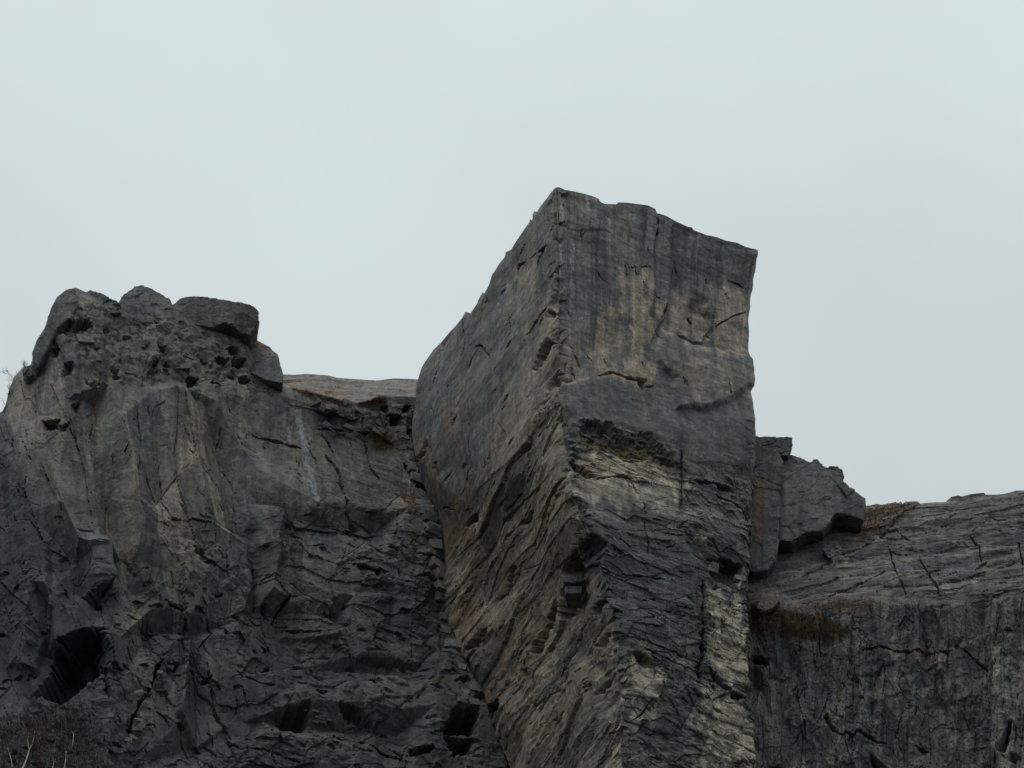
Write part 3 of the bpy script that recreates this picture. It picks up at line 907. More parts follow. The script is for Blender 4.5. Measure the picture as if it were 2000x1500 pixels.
planes(A, 2.6, 5.0, 0.18, 302, (0.08 + 0.26 * ba + 0.12 * rub) * free * (1 - 0.75 * cols), 0.16)
planes(A, 1.2, 1.7, -0.15, 303, (0.02 + 0.16 * ba + 0.12 * rub) * (1 - 0.6 * cols), 0.16)
planes(A, 0.6, 0.6, 0.3, 304, 0.015 + 0.10 * ba + 0.08 * rub, 0.16)
midz = A.region([(480, 1000), (860, 990), (960, 1400), (960, 1560), (420, 1560), (440, 1250)], 40)
for su_, sv_, an_, am_, sd_, msk in ((46.0, 200.0, -0.16, 0.20, 330, (1 - midz) * free * (1 - rub)), (15.0, 70.0, -0.20, 0.13, 331, (1 - midz) * free * (1 - rub)),
                                     (95.0, 44.0, 0.10, 0.26, 332, midz), (28.0, 12.0, 0.20, 0.06, 333, midz)):
    fp, fe, fc = facet(A.bx + 2 * noise(x * .3, y * .3, z * .3, 5), A.by + 2 * noise(x * .3, y * .3, z * .3, 6), su_, sv_, an_, sd_, 0.8)
    A.h += msk * am_ * (fp - 0.45 * (1 - sstep(0, .05, fe)) * (fc > 0.6))
    A.tone += msk * 0.20 * (fc - 0.5)
    if su_ > 40:                                             # weathering differs from plane to plane
        A.m['ochre'] += msk * 0.24 * (fc > 0.74)
        A.m['shade_stain'] += msk * 0.30 * (fc < 0.30)
layer(A, 4.0, 8.0, 0.12, 308, (0.14 + 0.1 * lowc) * free * (1 - 0.5 * rub) * (1 - 0.7 * cols), 0.7, 0.3, 0.12, 0.1)
layer(A, 2.2, 1.8, 0.05, 306, (0.015 + 0.17 * ba + 0.2 * rub2) * (1 - cols), 0.6, 0.5, 0.14, 0.1)
layer(A, 0.9, 0.5, 0.05, 307, 0.045 * ba, 0.6, 0.0, 0.12, 0.1, pocket=0.5 * lowc * free + 0.7 * rub)
A.h += 0.06 * fbm(x * .5, y * .5, z * .5, 4, 308)
A.trace([
    [(200, 768, 1.5), (215, 845, 1.7), (240, 930, 1.7), (258, 1000, 1.6), (268, 1060, 1.2), (278, 1110, 0.7), (305, 1180, 0.8)],
    [(188, 790, -0.5), (198, 880, -0.9), (214, 950, -1.3), (234, 1020, -1.6), (250, 1080, -1.2), (262, 1150, -0.5)],
    [(290, 772, 0.5), (305, 900, 0.3), (318, 990, 0.1), (338, 1035, 0.2)],
    [(352, 770, 0.9), (366, 860, 1.1), (388, 960, 1.0), (396, 1034, 1.2), (386, 1080, 0.8)],
    [(330, 1040, 1.0), (345, 1100, 1.1), (320, 1125, 0.6)],
    [(402, 795, -0.3), (436, 895, -0.9), (462, 975, -1.1), (482, 1040, -0.8)],
    [(418, 788, 0.3), (458, 872, 0.6), (500, 925, 0.5), (560, 958, 0.5), (617, 990, 0.5), (665, 985, 0.35), (745, 980, 0.3), (800, 970, 0.1)],
    [(466, 930, -0.7), (510, 975, -0.6), (575, 1010, -0.5), (645, 1030, -0.4), (740, 1035, -0.3)],
    [(545, 1005, 0.7), (532, 1080, 1.0), (522, 1160, 0.9)], [(500, 1010, -0.2), (503, 1100, -1.0), (502, 1190, -0.9)], [(470, 1070, 0.7), (480, 1150, 0.7), (465, 1210, 0.4)],
    [(100, 900, 0.6), (130, 990, 0.9), (163, 1062, 1.0), (204, 1076, 0.9), (210, 1146, 1.2), (166, 1176, 1.1)], [(140, 1090, -0.8), (150, 1160, -0.9)], [(215, 1100, -1.0), (218, 1170, -1.0)],
    [(110, 1166, 0.9), (172, 1240, 1.4), (114, 1262, 1.1), (110, 1200, 0.9)], [(98, 1190, -0.6), (88, 1280, -0.6)],
    [(20, 950, 0.4), (62, 1010, 0.7), (70, 1150, 0.4), (50, 1300, 0.5)], [(5, 1080, -0.4), (5, 1300, -0.6)],
    [(290, 1196, 0.6), (360, 1208, 0.7), (440, 1174, 0.4)], [(296, 1232, -0.5), (370, 1240, -0.5), (436, 1225, -0.2)], [(230, 1250, 0.6), (235, 1330, 0.6), (225, 1420, 0.5)],
    [(340, 1260, 0.8), (352, 1330, 0.9), (346, 1420, 0.7)], [(385, 1280, -0.6), (392, 1360, -0.8), (388, 1450, -0.6)], [(440, 1262, 0.8), (455, 1340, 0.9), (470, 1420, 0.6)],
    [(575, 1130, 0.4), (640, 1176, 0.5), (690, 1160, 0.2)], [(600, 1200, -0.3), (650, 1215, -0.3)], [(760, 1150, 0.4), (770, 1230, 0.5), (762, 1290, 0.4)], [(660, 1240, 0.4), (672, 1290, 0.4)],
    [(745, 1010, 0.5), (790, 1000, 0.8), (835, 1005, 0.7), (858, 1070, 0.8), (850, 1150, 0.6)], [(745, 1090, 0.3), (752, 1150, 0.2)],
    [(555, 1318, 0.9), (665, 1330, 1.0), (785, 1342, 0.9), (850, 1350, 0.7)], [(548, 1298, -0.6), (665, 1312, -0.6), (785, 1324, -0.5)], [(570, 1386, 1.0), (680, 1386, 1.0), (780, 1396, 0.9), (850, 1390, 0.8)],
    [(560, 1410, -0.6), (680, 1420, -0.6), (780, 1425, -0.5)], [(480, 1440, 0.6), (560, 1450, 0.7), (650, 1455, 0.6)]],
    [(-90, 800), (-90, 1000), (-90, 1250), (-90, 1500), (60, 820), (130, 780), (250, 750), (350, 748), (450, 762), (560, 770), (700, 860), (800, 880), (860, 960), (880, 1100), (890, 1250), (930, 1340),
     (100, 1420), (250, 1500), (400, 1520), (520, 1540), (650, 1540), (800, 1520), (920, 1480)], 1.5)
for p_, h_, gx_, gy_ in [
    ([(30, 1100), (90, 1060), (110, 1200), (70, 1320), (10, 1300)], 0.8, 0.01, 0), ([(360, 1260), (430, 1240), (450, 1420), (380, 1460), (340, 1400)], 0.7, -0.008, 0),
    ([(560, 1130), (640, 1160), (650, 1260), (560, 1240)], 0.5, 0.004, 0.004), ([(640, 1160), (760, 1170), (850, 1200), (860, 1300), (700, 1300)], 0.45, -0.003, 0.003)]:
    A.plate(p_, h_, 9, gx_, gy_)
# upright ribs and runnels
rib = fbm(A.U * 0.30, A.V * 0.035, 0 * x, 3, 81)
A.h += 0.3 * (1 - slab) * (1 - rub) * np.abs(rib) * (1 - 0.6 * lowc) - 0.1
lev = fbm(A.U * 0.09, (A.V + 0.05 * A.U) * 0.9, 0 * x, 3, 82)
A.h += 0.10 * sstep(540, 700, A.bx) * lev + 0.12 * rub * lev
A.tone += 0.14 * lev * sstep(400, 600, A.bx) + 0.12 * rib
# facet edges of the tall columns
A.step([(170, 750), (240, 758), (330, 748), (420, 755), (500, 748), (560, 752)], -0.55, 60, 12)
for p, w, d in [
    ([(308, 932), (316, 988), (332, 1016), (396, 1036)], 5, 0.9), ([(199, 1248), (203, 1310), (205, 1376)], 6, 1.6), ([(282, 1232), (296, 1240), (312, 1244)], 7, 1.0),
    ([(310, 1300), (290, 1350), (260, 1400), (245, 1450)], 12, 1.8), ([(408, 1244), (384, 1272)], 5, 0.9),
    ([(509, 1317), (533, 1296)], 9, 1.6), ([(536, 1212), (548, 1192), (560, 1170)], 8, 1.3), ([(515, 1275), (527, 1263)], 5, 0.9), ([(604, 793), (639, 793)], 5, 0.6),
    ([(628, 799), (628, 839)], 5, 0.7), ([(706, 796), (706, 841)], 4, 0.6), ([(623, 839), (680, 843), (721, 849)], 6, 0.7), ([(628, 849), (649, 884), (652, 897)], 4, 0.7),
    ([(631, 887), (660, 927), (665, 967), (673, 988), (671, 1004), (697, 1036)], 6, 1.2), ([(500, 860), (553, 871), (585, 879)], 8, 0.7), ([(470, 845), (500, 860)], 5, 0.5),
    ([(713, 860), (721, 913), (740, 940)], 5, 0.7), ([(790, 905), (822, 950), (835, 980)], 18, 1.6), ([(828, 1028), (828, 1100)], 4, 0.8), ([(855, 1025), (856, 1073)], 7, 1.2),
    ([(504, 1100), (503, 1188)], 9, 1.2), ([(863, 1326), (887, 1320)], 9, 1.4), ([(887, 1337), (922, 1326)], 11, 1.8), ([(927, 1362), (952, 1358)], 11, 1.8),
    
    ([(360, 1060), (380, 1100), (430, 1130)], 5, 0.8), ([(400, 1300), (420, 1380), (450, 1450)], 5, 0.9), ([(450, 1330), (500, 1350), (530, 1352)], 5, 0.8),
    ([(645, 1230), (668, 1265), (680, 1290)], 5, 0.8), ([(560, 1225), (620, 1240)], 6, 0.9),
    ([(770, 1000), (768, 1060), (775, 1140)], 4, 0.7), ([(590, 1060), (610, 1110)], 5, 0.7), ([(345, 985), (360, 1015)], 4, 0.6), ([(720, 1300), (800, 1303), (850, 1310)], 5, 0.7),
    ([(460, 1470), (520, 1478), (600, 1500)], 5, 0.8), ([(700, 1440), (740, 1465), (790, 1478)], 7, 1.0), ([(350, 770), (362, 850), (370, 900)], 3, 0.5), ([(255, 790), (265, 880), (250, 960)], 3, 0.5)]:
    A.crack(p, w, d)
for p, d in [
    ([(108, 635), (129, 627), (174, 630), (179, 641), (146, 663), (129, 660), (108, 650)], 1.2), ([(100, 680), (112, 678), (109, 698), (94, 698)], 1.6),
    ([(447, 678), (468, 679), (469, 697), (450, 697)], 1.6), ([(420, 700), (446, 702), (442, 714), (427, 712)], 1.5), ([(455, 700), (481, 702), (478, 716), (458, 715)], 1.5),
    ([(467, 736), (491, 739), (486, 750), (470, 748)], 1.4), ([(371, 736), (391, 736), (388, 749), (374, 748)], 1.2), ([(312, 673), (327, 675), (326, 691), (313, 689)], 1.2),
    ([(300, 704), (312, 704), (310, 716), (300, 714)], 1.0), ([(126, 713), (142, 713), (139, 729), (120, 737)], 1.6), ([(86, 822), (116, 823), (113, 842), (90, 841)], 2.2),
    ([(118, 836), (134, 824), (130, 843), (119, 847)], 1.6), ([(141, 788), (156, 788), (150, 804), (137, 802)], 1.5), ([(170, 742), (204, 741), (236, 757), (225, 764), (190, 760)], 1.3),
    ([(402, 618), (427, 622), (424, 632), (405, 630)], 1.2), ([(164, 1176), (210, 1148), (194, 1190), (184, 1194)], 2.6),
    ([(198, 1234), (172, 1246), (132, 1262), (100, 1302), (74, 1366), (120, 1372), (154, 1350), (194, 1326), (202, 1280)], 5.5),
    ([(314, 1183), (355, 1194), (353, 1201), (330, 1195)], 1.3), ([(545, 1413), (560, 1390), (600, 1391), (603, 1410), (581, 1433)], 3.0),
    ([(654, 1387), (680, 1391), (718, 1407), (724, 1420), (704, 1415), (680, 1406)], 1.8), ([(890, 1387), (937, 1390), (922, 1434), (864, 1438)], 3.5),
    ([(866, 1444), (919, 1446), (914, 1478), (884, 1478)], 2.6), ([(759, 813), (781, 813), (781, 834), (762, 831)], 2.0), ([(746, 796), (757, 796), (757, 809), (747, 807)], 1.4),
    ([(787, 794), (801, 796), (800, 808), (788, 806)], 1.6), ([(786, 840), (801, 840), (800, 856), (788, 855)], 1.6), ([(683, 1027), (703, 1030), (702, 1040), (690, 1038)], 1.4),
    ([(320, 1308), (340, 1312), (336, 1324), (322, 1322)], 1.4), ([(725, 1120), (738, 1120), (737, 1135), (728, 1133)], 1.1), ([(690, 1105), (712, 1112), (730, 1120), (722, 1126), (695, 1115)], 1.0),
    ([(806, 1462), (842, 1460), (838, 1472), (808, 1470)], 1.2), ([(395, 1330), (412, 1326), (410, 1340)], 1.0)]:
    A.hole(p, d, 4 if d < 2.4 else 8)
fractures(A, 36, lambda a, b: (0.25, 1.0), (0, 760, 480, 1250), 6, 14, 60, w=(1.8, 3.4))
fractures(A, 60, lambda a, b: (1.0, 0.25), (480, 1000, 930, 1500), 7, 10, 40)
fractures(A, 50, lambda a, b: (0.5, 1.0), (200, 1150, 520, 1500), 8, 14, 50)
fractures(A, 20, lambda a, b: (0.35, 1.0), (440, 780, 800, 990), 9, 10, 40, d=(0.2, 0.4))
# stains, plus painted shade lower down
strk = fbm(A.U * 1.0, A.V * 0.04, 0 * x, 4, 171)
st3 = fbm(A.U * 2.3, A.V * 0.05, 0 * x, 3, 173)
A.m['dark'] += np.clip(sstep(0.05, 0.6, strk), 0, 1) * 0.6 * (1 - 0.6 * slab) + 0.35 * sstep(0.1, 0.5, st3)
A.m['white'] += 0.09 * sstep(0.2, 0.6, -st3)
A.m['shade_stain'] += 0.22 * rub + 0.16
A.m['ochre'] += 0.30 * sstep(0.1, 0.6, fbm(A.U * .8, A.V * .03, 0 * x, 3, 175)) * (1 - slab) + 0.20 * sstep(0.1, 0.6, fbm(x * .09, y * .09, z * .06, 3, 172)) + 0.12 * rub
A.paint('pale', [(480, 760), (560, 755), (620, 790), (600, 800), (500, 780)], 0.30)
A.paint('ochre', [(440, 860), (600, 800), (640, 850), (660, 985), (540, 950)], 0.2, 20)
A.paint('pale', [(540, 1303), (665, 1326), (785, 1338), (785, 1345), (640, 1338), (555, 1322)], 0.9, 5)
A.paint('ochre', [(300, 1060), (400, 1040), (400, 1120), (330, 1140)], 0.5)
A.paint('ochre', [(110, 1170), (175, 1230), (120, 1260), (108, 1210)], 0.7)
A.paint('ochre', [(290, 1390), (330, 1370), (320, 1430), (250, 1450)], 0.5)
A.paint('ochre', [(115, 740), (140, 740), (125, 800), (112, 800)], 0.6)
A.paint('rust', [(560, 752), (660, 775), (700, 788), (690, 800), (600, 778)], 0.55, 8)
A.paint('rust', [(690, 775), (760, 768), (755, 792), (690, 800)], 0.8, 6)
A.paint('rust', [(780, 960), (835, 975), (850, 1005), (790, 990)], 0.75, 8)
A.paint('rust', [(740, 845), (765, 850), (770, 880), (745, 880)], 0.4, 8)
A.paint('moss', [(715, 845), (760, 845), (755, 880), (730, 880)], 0.6, 8)
A.paint('rust', [(770, 1160), (870, 1160), (860, 1220), (790, 1190)], 0.35, 12)
A.paint('rust', [(770, 1330), (880, 1335), (880, 1350), (790, 1348)], 0.6, 5)
A.stroke('white', [(582, 806), (590, 850), (597, 905), (611, 982)], 12, 0.9)
A.stroke('white', [(555, 812), (560, 840), (567, 865)], 7, 0.45)
A.stroke('white', [(545, 752), (600, 770), (640, 790)], 12, 0.3)
A.m['dark'] += 0.6 * rub2
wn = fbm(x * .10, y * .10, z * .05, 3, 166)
A.m['shade_stain'] += np.clip(sstep(940, 1300, A.by + 120 * wn), 0, 1) * 0.66 + 0.40 * slab * sstep(-0.3, 0.4, wn)  # painted shade: the rock colour darkens downwards
A.m['shade_stain'] += 0.6 * (1 - sstep(60, 260, A.bx + 60 * wn)) * sstep(820, 1000, A.by)  # more shade painted into the colour at the lower left
A.m['moss'] += 0.2 * A.region([(-80, 1400), (200, 1360), (200, 1580), (-80, 1580)], 25)
A.m['rust'] += 0.15 * A.region([(-80, 1400), (200, 1380), (180, 1580), (-80, 1580)], 25)
for k in A.m: A.m[k] = np.clip(A.m[k], 0, 1)
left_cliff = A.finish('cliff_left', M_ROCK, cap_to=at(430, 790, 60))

# ------------------------------------------------------------------ the right cliff
RS = [(1700, 987), (1712, 984), (1722, 986), (1738, 983), (1750, 980), (1753, 984), (1759, 979), (1763, 985), (1768, 980), (1792, 979), (1796, 984), (1812, 982), (1830, 981), (1846, 981),
      (1858, 970), (1872, 967), (1878, 969), (1900, 964), (1922, 962), (1925, 966), (1950, 966), (1970, 963), (1984, 958), (2010, 958), (2090, 950)]
rows = [[[(1400, 1010, 25), (1700, 987, 24)], ln(RS, (24, 20))]]
for k0, k1, k2 in [
    ((1400, 1060, 24), (1700, 1030, 23.2), (2090, 1000, 19.2)), ((1400, 1120, 22.6), (1690, 1100, 21.8), (2090, 1080, 18.2)),
    ((1400, 1180, 20.8), (1650, 1178, 20.0), (2090, 1160, 16.8)), ((1400, 1225, 20.4), (1640, 1215, 19.8), (2090, 1195, 17.0)),
    ((1400, 1300, 20.8), (1640, 1300, 20.2), (2090, 1290, 17.4)), ((1400, 1420, 21.0), (1640, 1420, 20.4), (2090, 1420, 17.5)), ((1400, 1580, 21.2), (1640, 1580, 20.6), (2090, 1580, 17.6))]:
    rows.append([[k0, k1], [k1, k2]])
D = Sheet(rows, (150, 230), 360)
x, y, z = D.xyz()
top = 1 - sstep(1165, 1200, D.by + 6 * fbm(x * .3, y * .3, z * .3, 2, 4))
bd = broken(D, 2.4, 4.0, 0.0, 420, 0.0, 0.15)
planes(D, 8.0, 6.0, 0.0, 401, 0.50, 0.08)
planes(D, 4.0, 1.5, 0.05, 402, 0.30 * top, 0.12, 0.3)
planes(D, 1.9, 8.0, 0.03, 404, 1.1 * (1 - top), 0.14)
planes(D, 0.8, 2.0, 0.05, 405, (0.08 + 0.28 * bd) * (1 - top), 0.16)
planes(D, 0.45, 0.5, 0.2, 406, 0.015 + 0.08 * (1 - top) * bd, 0.12)
for su_, sv_, an_, am_, sd_, msk in ((16.0, 130.0, 0.03, 0.34, 430, 1 - top), (7.0, 46.0, 0.04, 0.15, 431, 1 - top), (150.0, 15.0, -0.10, 0.15, 432, top), (60.0, 6.0, -0.10, 0.06, 433, top)):
    fp, fe, fc = facet(D.bx + 2 * noise(x * .3, y * .3, z * .3, 5), D.by + 2 * noise(x * .3, y * .3, z * .3, 6), su_, sv_, an_, sd_, 0.8)
    D.h += msk * am_ * (fp - 0.5 * (1 - sstep(0, .05, fe)) * (fc > 0.5))
    D.tone += msk * 0.20 * (fc - 0.5)
    D.m['ochre'] += msk * 0.12 * (fc > 0.7)
    D.m['shade_stain'] += msk * 0.12 * (fc < 0.3)
layer(D, 4.5, 1.1, 0.05, 407, 0.12, 0.5, 0.7, 0.10, 0.1)
layer(D, 2.0, 0.5, 0.05, 403, 0.06 * top * bd, 0.5, 0.3, 0.10, 0.1)
layer(D, 1.2, 3.6, 0.03, 410, 0.16 * (1 - top), 0.6, 0.4, 0.14, 0.1, pocket=0.3 * (1 - top))
D.h += 0.08 * fbm(x * .5, y * .5, z * .5, 4, 408)
pt = sstep(-0.3, 0.4, fbm(x * .1, y * .1, z * .2, 3, 409))
st = fbm(D.U * 0.16, (D.V - D.U * 0.05) * 1.0, 0 * x, 4, 181)
D.h += 0.10 * top * st * pt
rib = fbm(D.U * 0.62, D.V * 0.05, 0 * x, 3, 182)
D.h += 0.25 * (1 - top) * rib
D.tone += 0.16 * top * st * pt + 0.18 * (1 - top) * rib
D.plate([(1936, 1175), (1960, 1160), (2090, 1150), (2090, 1580), (1936, 1580)], 1.5, 4, 0.004, 0)
D.step([(1756, 1041), (1888, 1035), (2000, 1024), (2090, 1015)], 0.35, 60, 4)
for p, w, d in [
    ([(1737, 1074), (1744, 1100), (1751, 1122), (1770, 1161)], 4, 0.5), ([(1796, 1091), (1807, 1114), (1829, 1147), (1840, 1172)], 4, 0.5), ([(1894, 1052), (1913, 1072), (1916, 1102)], 5, 0.7),
    ([(1801, 985), (1775, 1005), (1756, 1021), (1720, 1052), (1680, 1075), (1636, 1094), (1566, 1133)], 9, 0.7), 
    ([(1678, 1274), (1730, 1272), (1793, 1279), (1860, 1274)], 5, 0.7), ([(1611, 1402), (1628, 1428), (1678, 1442), (1734, 1450)], 7, 1.0), ([(1866, 1271), (1900, 1290), (1930, 1313)], 6, 0.8),
    ([(1787, 1458), (1815, 1470)], 8, 1.0), ([(1600, 1210), (1602, 1290)], 4, 0.7), 
    
    ([(1820, 1145), (1880, 1135), (1990, 1100)], 3, 0.4), ([(1990, 1060), (1998, 1120)], 4, 0.5),
    ([(1960, 1248), (1985, 1246)], 6, 0.8), ([(1478, 1292), (1500, 1298)], 9, 1.0), ([(1620, 1170), (1690, 1140), (1730, 1120)], 4, 0.5)]:
    D.crack(p, w, d)
for p, d in [([(1948, 1483), (1977, 1426), (1966, 1486)], 2.2), ([(1704, 1476), (1733, 1502), (1706, 1502)], 1.8), ([(1992, 1500), (1978, 1484), (1972, 1502)], 1.6),
             ([(1468, 1285), (1500, 1290), (1496, 1302), (1470, 1298)], 1.4), ([(1615, 1402), (1628, 1424), (1626, 1432), (1614, 1416)], 1.5)]:
    D.hole(p, d)
fractures(D, 24, lambda a, b: (1.0, -0.12), (1690, 1000, 2000, 1180), 10, 16, 60, w=(1.6, 2.6), d=(0.2, 0.35))
fractures(D, 30, lambda a, b: (0.05, 1.0), (1470, 1200, 2000, 1500), 12, 20, 80, w=(1.6, 2.8), d=(0.25, 0.5))
strk = fbm(D.U * 0.9, D.V * 0.04, 0 * x, 4, 271)
D.m['dark'] += np.clip(sstep(0.05, 0.6, strk), 0, 1) * (0.25 + 0.45 * (1 - top))
D.m['shade_stain'] += 0.28 * top; D.m['pale'] += 0.05 * top * sstep(-0.2, 0.5, st)
D.m['shade_stain'] += 0.62 * (1 - top) * (0.55 + 0.45 * sstep(-0.3, 0.3, rib))  # shade painted on the steep wall below the break
D.m['shade_stain'] *= 1 - 0.8 * D.region([(1936, 1170), (2090, 1150), (2090, 1580), (1936, 1580)], 6)
D.paint('rust', [(1465, 1190), (1520, 1195), (1620, 1215), (1640, 1240), (1560, 1245), (1500, 1225), (1465, 1225)], 0.85, 10)
D.paint('rust', [(1540, 1185), (1640, 1170), (1740, 1180), (1700, 1200), (1600, 1200)], 0.45, 10)
D.paint('rust', [(1690, 990), (1760, 985), (1790, 995), (1740, 1030), (1690, 1060), (1670, 1075), (1680, 1030)], 0.6, 8)
D.paint('moss', [(1670, 1060), (1710, 1040), (1700, 1070), (1660, 1085)], 0.6, 6)
D.paint('ochre', [(1475, 1160), (1515, 1145), (1525, 1175), (1480, 1195)], 0.6, 8)
D.paint('ochre', [(1620, 1040), (1680, 1030), (1640, 1060), (1600, 1090)], 0.35, 8)
D.stroke('rust', [(1678, 1276), (1793, 1281), (1860, 1276)], 10, 0.6)
D.stroke('rust', [(1800, 1280), (1802, 1310)], 14, 0.5)
for a_, b_, w_ in [((1620, 1210), (1640, 1480), 8), ((1690, 1300), (1705, 1440), 7), ((1780, 1290), (1790, 1400), 5)]:
    D.stroke('white', [a_, b_], w_, 0.25)
for k in D.m: D.m[k] = np.clip(D.m[k], 0, 1)
right_cliff = D.finish('cliff_right', M_ROCK, cap_to=at(1750, 1050, 60))

# ------------------------------------------------------------------ the low ridge behind the gap
RG = [(500, 738), (553, 731), (575, 732), (600, 730), (640, 733), (660, 738), (690, 740), (735, 743), (770, 739), (800, 740), (830, 742), (930, 748)]
rows = [[ln(RG, 47)], [[(500, 760, 44), (930, 768, 44)]], [[(500, 790, 41), (930, 795, 41)]], [[(500, 850, 39), (930, 860, 39)]]]
E = Sheet(rows, (220,), 70, 6)
layer(E, 4.0, 1.0, 0.0, 501, 0.14, 1.2, 0.3, 0.12)
layer(E, 0.9, 0.6, 0.0, 502, 0.06, 1.0)
x, y, z = E.xyz()
E.h += 0.12 * fbm(E.U * .1, E.V * 1.5, 0 * x, 3, 33)
E.paint('rust', [(560, 750), (660, 765), (690, 785), (690, 800), (560, 775)], 0.5, 10)
E.m['ochre'] += 0.15
ridge = E.finish('cliff_ridge', M_ROCK, cap_to=at(700, 800, 80), skirt=True)

for o in (tower, left_cliff, right_cliff, ridge):
    o['kind'] = 'structure'


# ------------------------------------------------------------------ single rocks
def facet3(P, size, seed):
    """tilted-plane relief in 3D for loose rocks"""
    q = P / size
    qi = np.floor(q).astype(np.int64)
    f1 = np.full(len(P), 1e9); val = np.zeros(len(P)); tone = np.zeros(len(P))
    for dx in (-1, 0, 1):
        for dy in (-1, 0, 1):
            for dz in (-1, 0, 1):
                i, j, k = qi[:, 0] + dx, qi[:, 1] + dy, qi[:, 2] + dz
                h = _h(i, j, k, seed)
                d = q - np.stack([i + (h & 1023) / 1023., j + ((h >> 10) & 1023) / 1023., k + ((h >> 20) & 1023) / 1023.], 1)
                h2 = _h(i, j, k, seed + 9)
                g = np.stack([(h2 & 1023) / 511.5 - 1, ((h2 >> 10) & 1023) / 511.5 - 1, ((h2 >> 20) & 1023) / 511.5 - 1], 1)
                dd = (d * d).sum(1); new = dd < f1
                f1 = np.where(new, dd, f1)
                val = np.where(new, g[:, 0] * 0.5 + (g * d).sum(1), val)
                tone = np.where(new, (h2 & 255) / 255.0, tone)
    return val, tone


def tag(o, label, cat, group=None):
    o['label'] = label; o['category'] = cat
    if group: o['group'] = group
    return o


def rock(name, outline, yf, depth, seed, voxel=0.16, relief=0.22, size=1.6, taper=0.86, top_back=0.0, under=0.0, paints=()):
    """a single rock: photo outline at its own distance, real thickness, rounded and broken surface.
    yf: depth of its face (metres back); top_back: how much the face leans back per photo pixel upwards; under: how far its underside cuts back"""
    o = np.array(outline, float)
    c = o.mean(0)
    ymid = c[1]
    f = at(o[:, 0], o[:, 1], yf + top_back * (ymid - o[:, 1]) + under * np.clip((o[:, 1] - ymid) / (o[:, 1].max() - ymid), 0, 1))
    back = f.copy(); bc = f.mean(0)
    back = bc + (f - bc) * taper
    back[:, 1] = f[:, 1].mean() + depth
    bm = bmesh.new()
    v1 = [bm.verts.new(p) for p in f]; v2 = [bm.verts.new(p) for p in back]
    n = len(v1)
    bm.faces.new(v1); bm.faces.new(v2[::-1])
    for i in range(n):
        bm.faces.new([v1[i], v2[i], v2[(i + 1) % n], v1[(i + 1) % n]][::-1])
    bmesh.ops.triangulate(bm, faces=bm.faces[:])
    bmesh.ops.recalc_face_normals(bm, faces=bm.faces)
    me = bpy.data.meshes.new(name); bm.to_mesh(me); bm.free()
    ob = bpy.data.objects.new(name, me); COL.objects.link(ob)
    mo = ob.modifiers.new('remesh', 'REMESH'); mo.mode = 'VOXEL'; mo.voxel_size = voxel
    sm = ob.modifiers.new('smooth', 'SMOOTH'); sm.iterations = 1; sm.factor = 0.5
    dg = bpy.context.evaluated_depsgraph_get()
    m2 = bpy.data.meshes.new_from_object(ob.evaluated_get(dg))
    ob.modifiers.clear()
    ob.data = m2; bpy.data.meshes.remove(me); m2.name = name
    nv = len(m2.vertices)
    P = np.empty(nv * 3); m2.vertices.foreach_get('co', P); P = P.reshape(-1, 3)
    Nn = np.empty(nv * 3); m2.vertex_normals.foreach_get('vector', Nn); Nn = Nn.reshape(-1, 3)
    a, ta = facet3(P, size, seed); b, tb = facet3(P, size * 0.4, seed + 3)
    q = P * 0.9
    h = relief * (a + 0.6 * b + 0.6 * fbm(q[:, 0], q[:, 1], q[:, 2], 3, seed))
    P2 = P + Nn * (h - relief * 0.3)[:, None]
    m2.vertices.foreach_set('co', P2.ravel())
    bx, by = pix(P2)
    strk = fbm(P[:, 0] * .9, P[:, 1] * .9, P[:, 2] * .06, 3, seed + 40)
    vals = {k: np.zeros(nv) for k in ('ochre', 'rust', 'pale', 'dark', 'shade_stain', 'moss', 'white')}
    vals['dark'] = 0.55 * sstep(0.0, 0.5, strk)
    vals['shade_stain'] = 0.22 + 0.25 * sstep(-0.3, 0.4, fbm(q[:, 0] * .3, q[:, 1] * .3, q[:, 2] * .2, 3, seed + 7))
    for key, poly, v in paints:
        vals[key] = np.maximum(vals[key], v * sstep(-6, 6, poly_sd(poly, bx, by) + 6 * fbm(bx * .08, by * .03, 0 * bx, 3, 8)))
    vals['tone'] = 0.14 * (ta - 0.5) + 0.12 * (tb - 0.5)
    for k, v in vals.items():
        t = m2.attributes.new(k, 'FLOAT', 'POINT'); t.data.foreach_set('value', v.astype(np.float32))
    m2.polygons.foreach_set('use_smooth', np.zeros(len(m2.polygons), bool))
    m2.materials.clear(); m2.materials.append(M_ROCK)
    m2.update()
    return ob


# crown of the left headland
tag(rock('flat_rock', [(318, 612), (334, 596), (350, 582), (362, 577), (400, 579), (440, 584), (480, 590), (500, 598), (507, 606), (503, 634), (488, 656), (470, 650), (452, 634), (440, 630), (415, 640), (380, 634), (345, 622)],
         21.0, 9.0, 11, relief=0.12, size=2.6, top_back=0.012, under=2.0),
    'long flat overhanging slab with a blunt nose on top of the left headland', 'rock slab')
tag(rock('boulder', [(230, 592), (244, 574), (262, 559), (280, 556), (296, 561), (315, 571), (334, 583), (338, 600), (300, 608), (255, 606)], 22.6, 6.0, 12, relief=0.14, size=1.8, top_back=0.02),
    'humped boulder at the highest point of the left headland beside the overhanging slab', 'boulder')
tag(rock('shoulder_rock', [(64, 706), (62, 688), (70, 664), (84, 648), (96, 612), (104, 592), (118, 574), (132, 562), (148, 560), (152, 600), (134, 622), (112, 640), (98, 668), (84, 700), (72, 720)], 14.9, 7.0, 13, relief=0.08, size=3.4),
    'smooth tall slab forming the left shoulder of the left headland', 'rock slab')
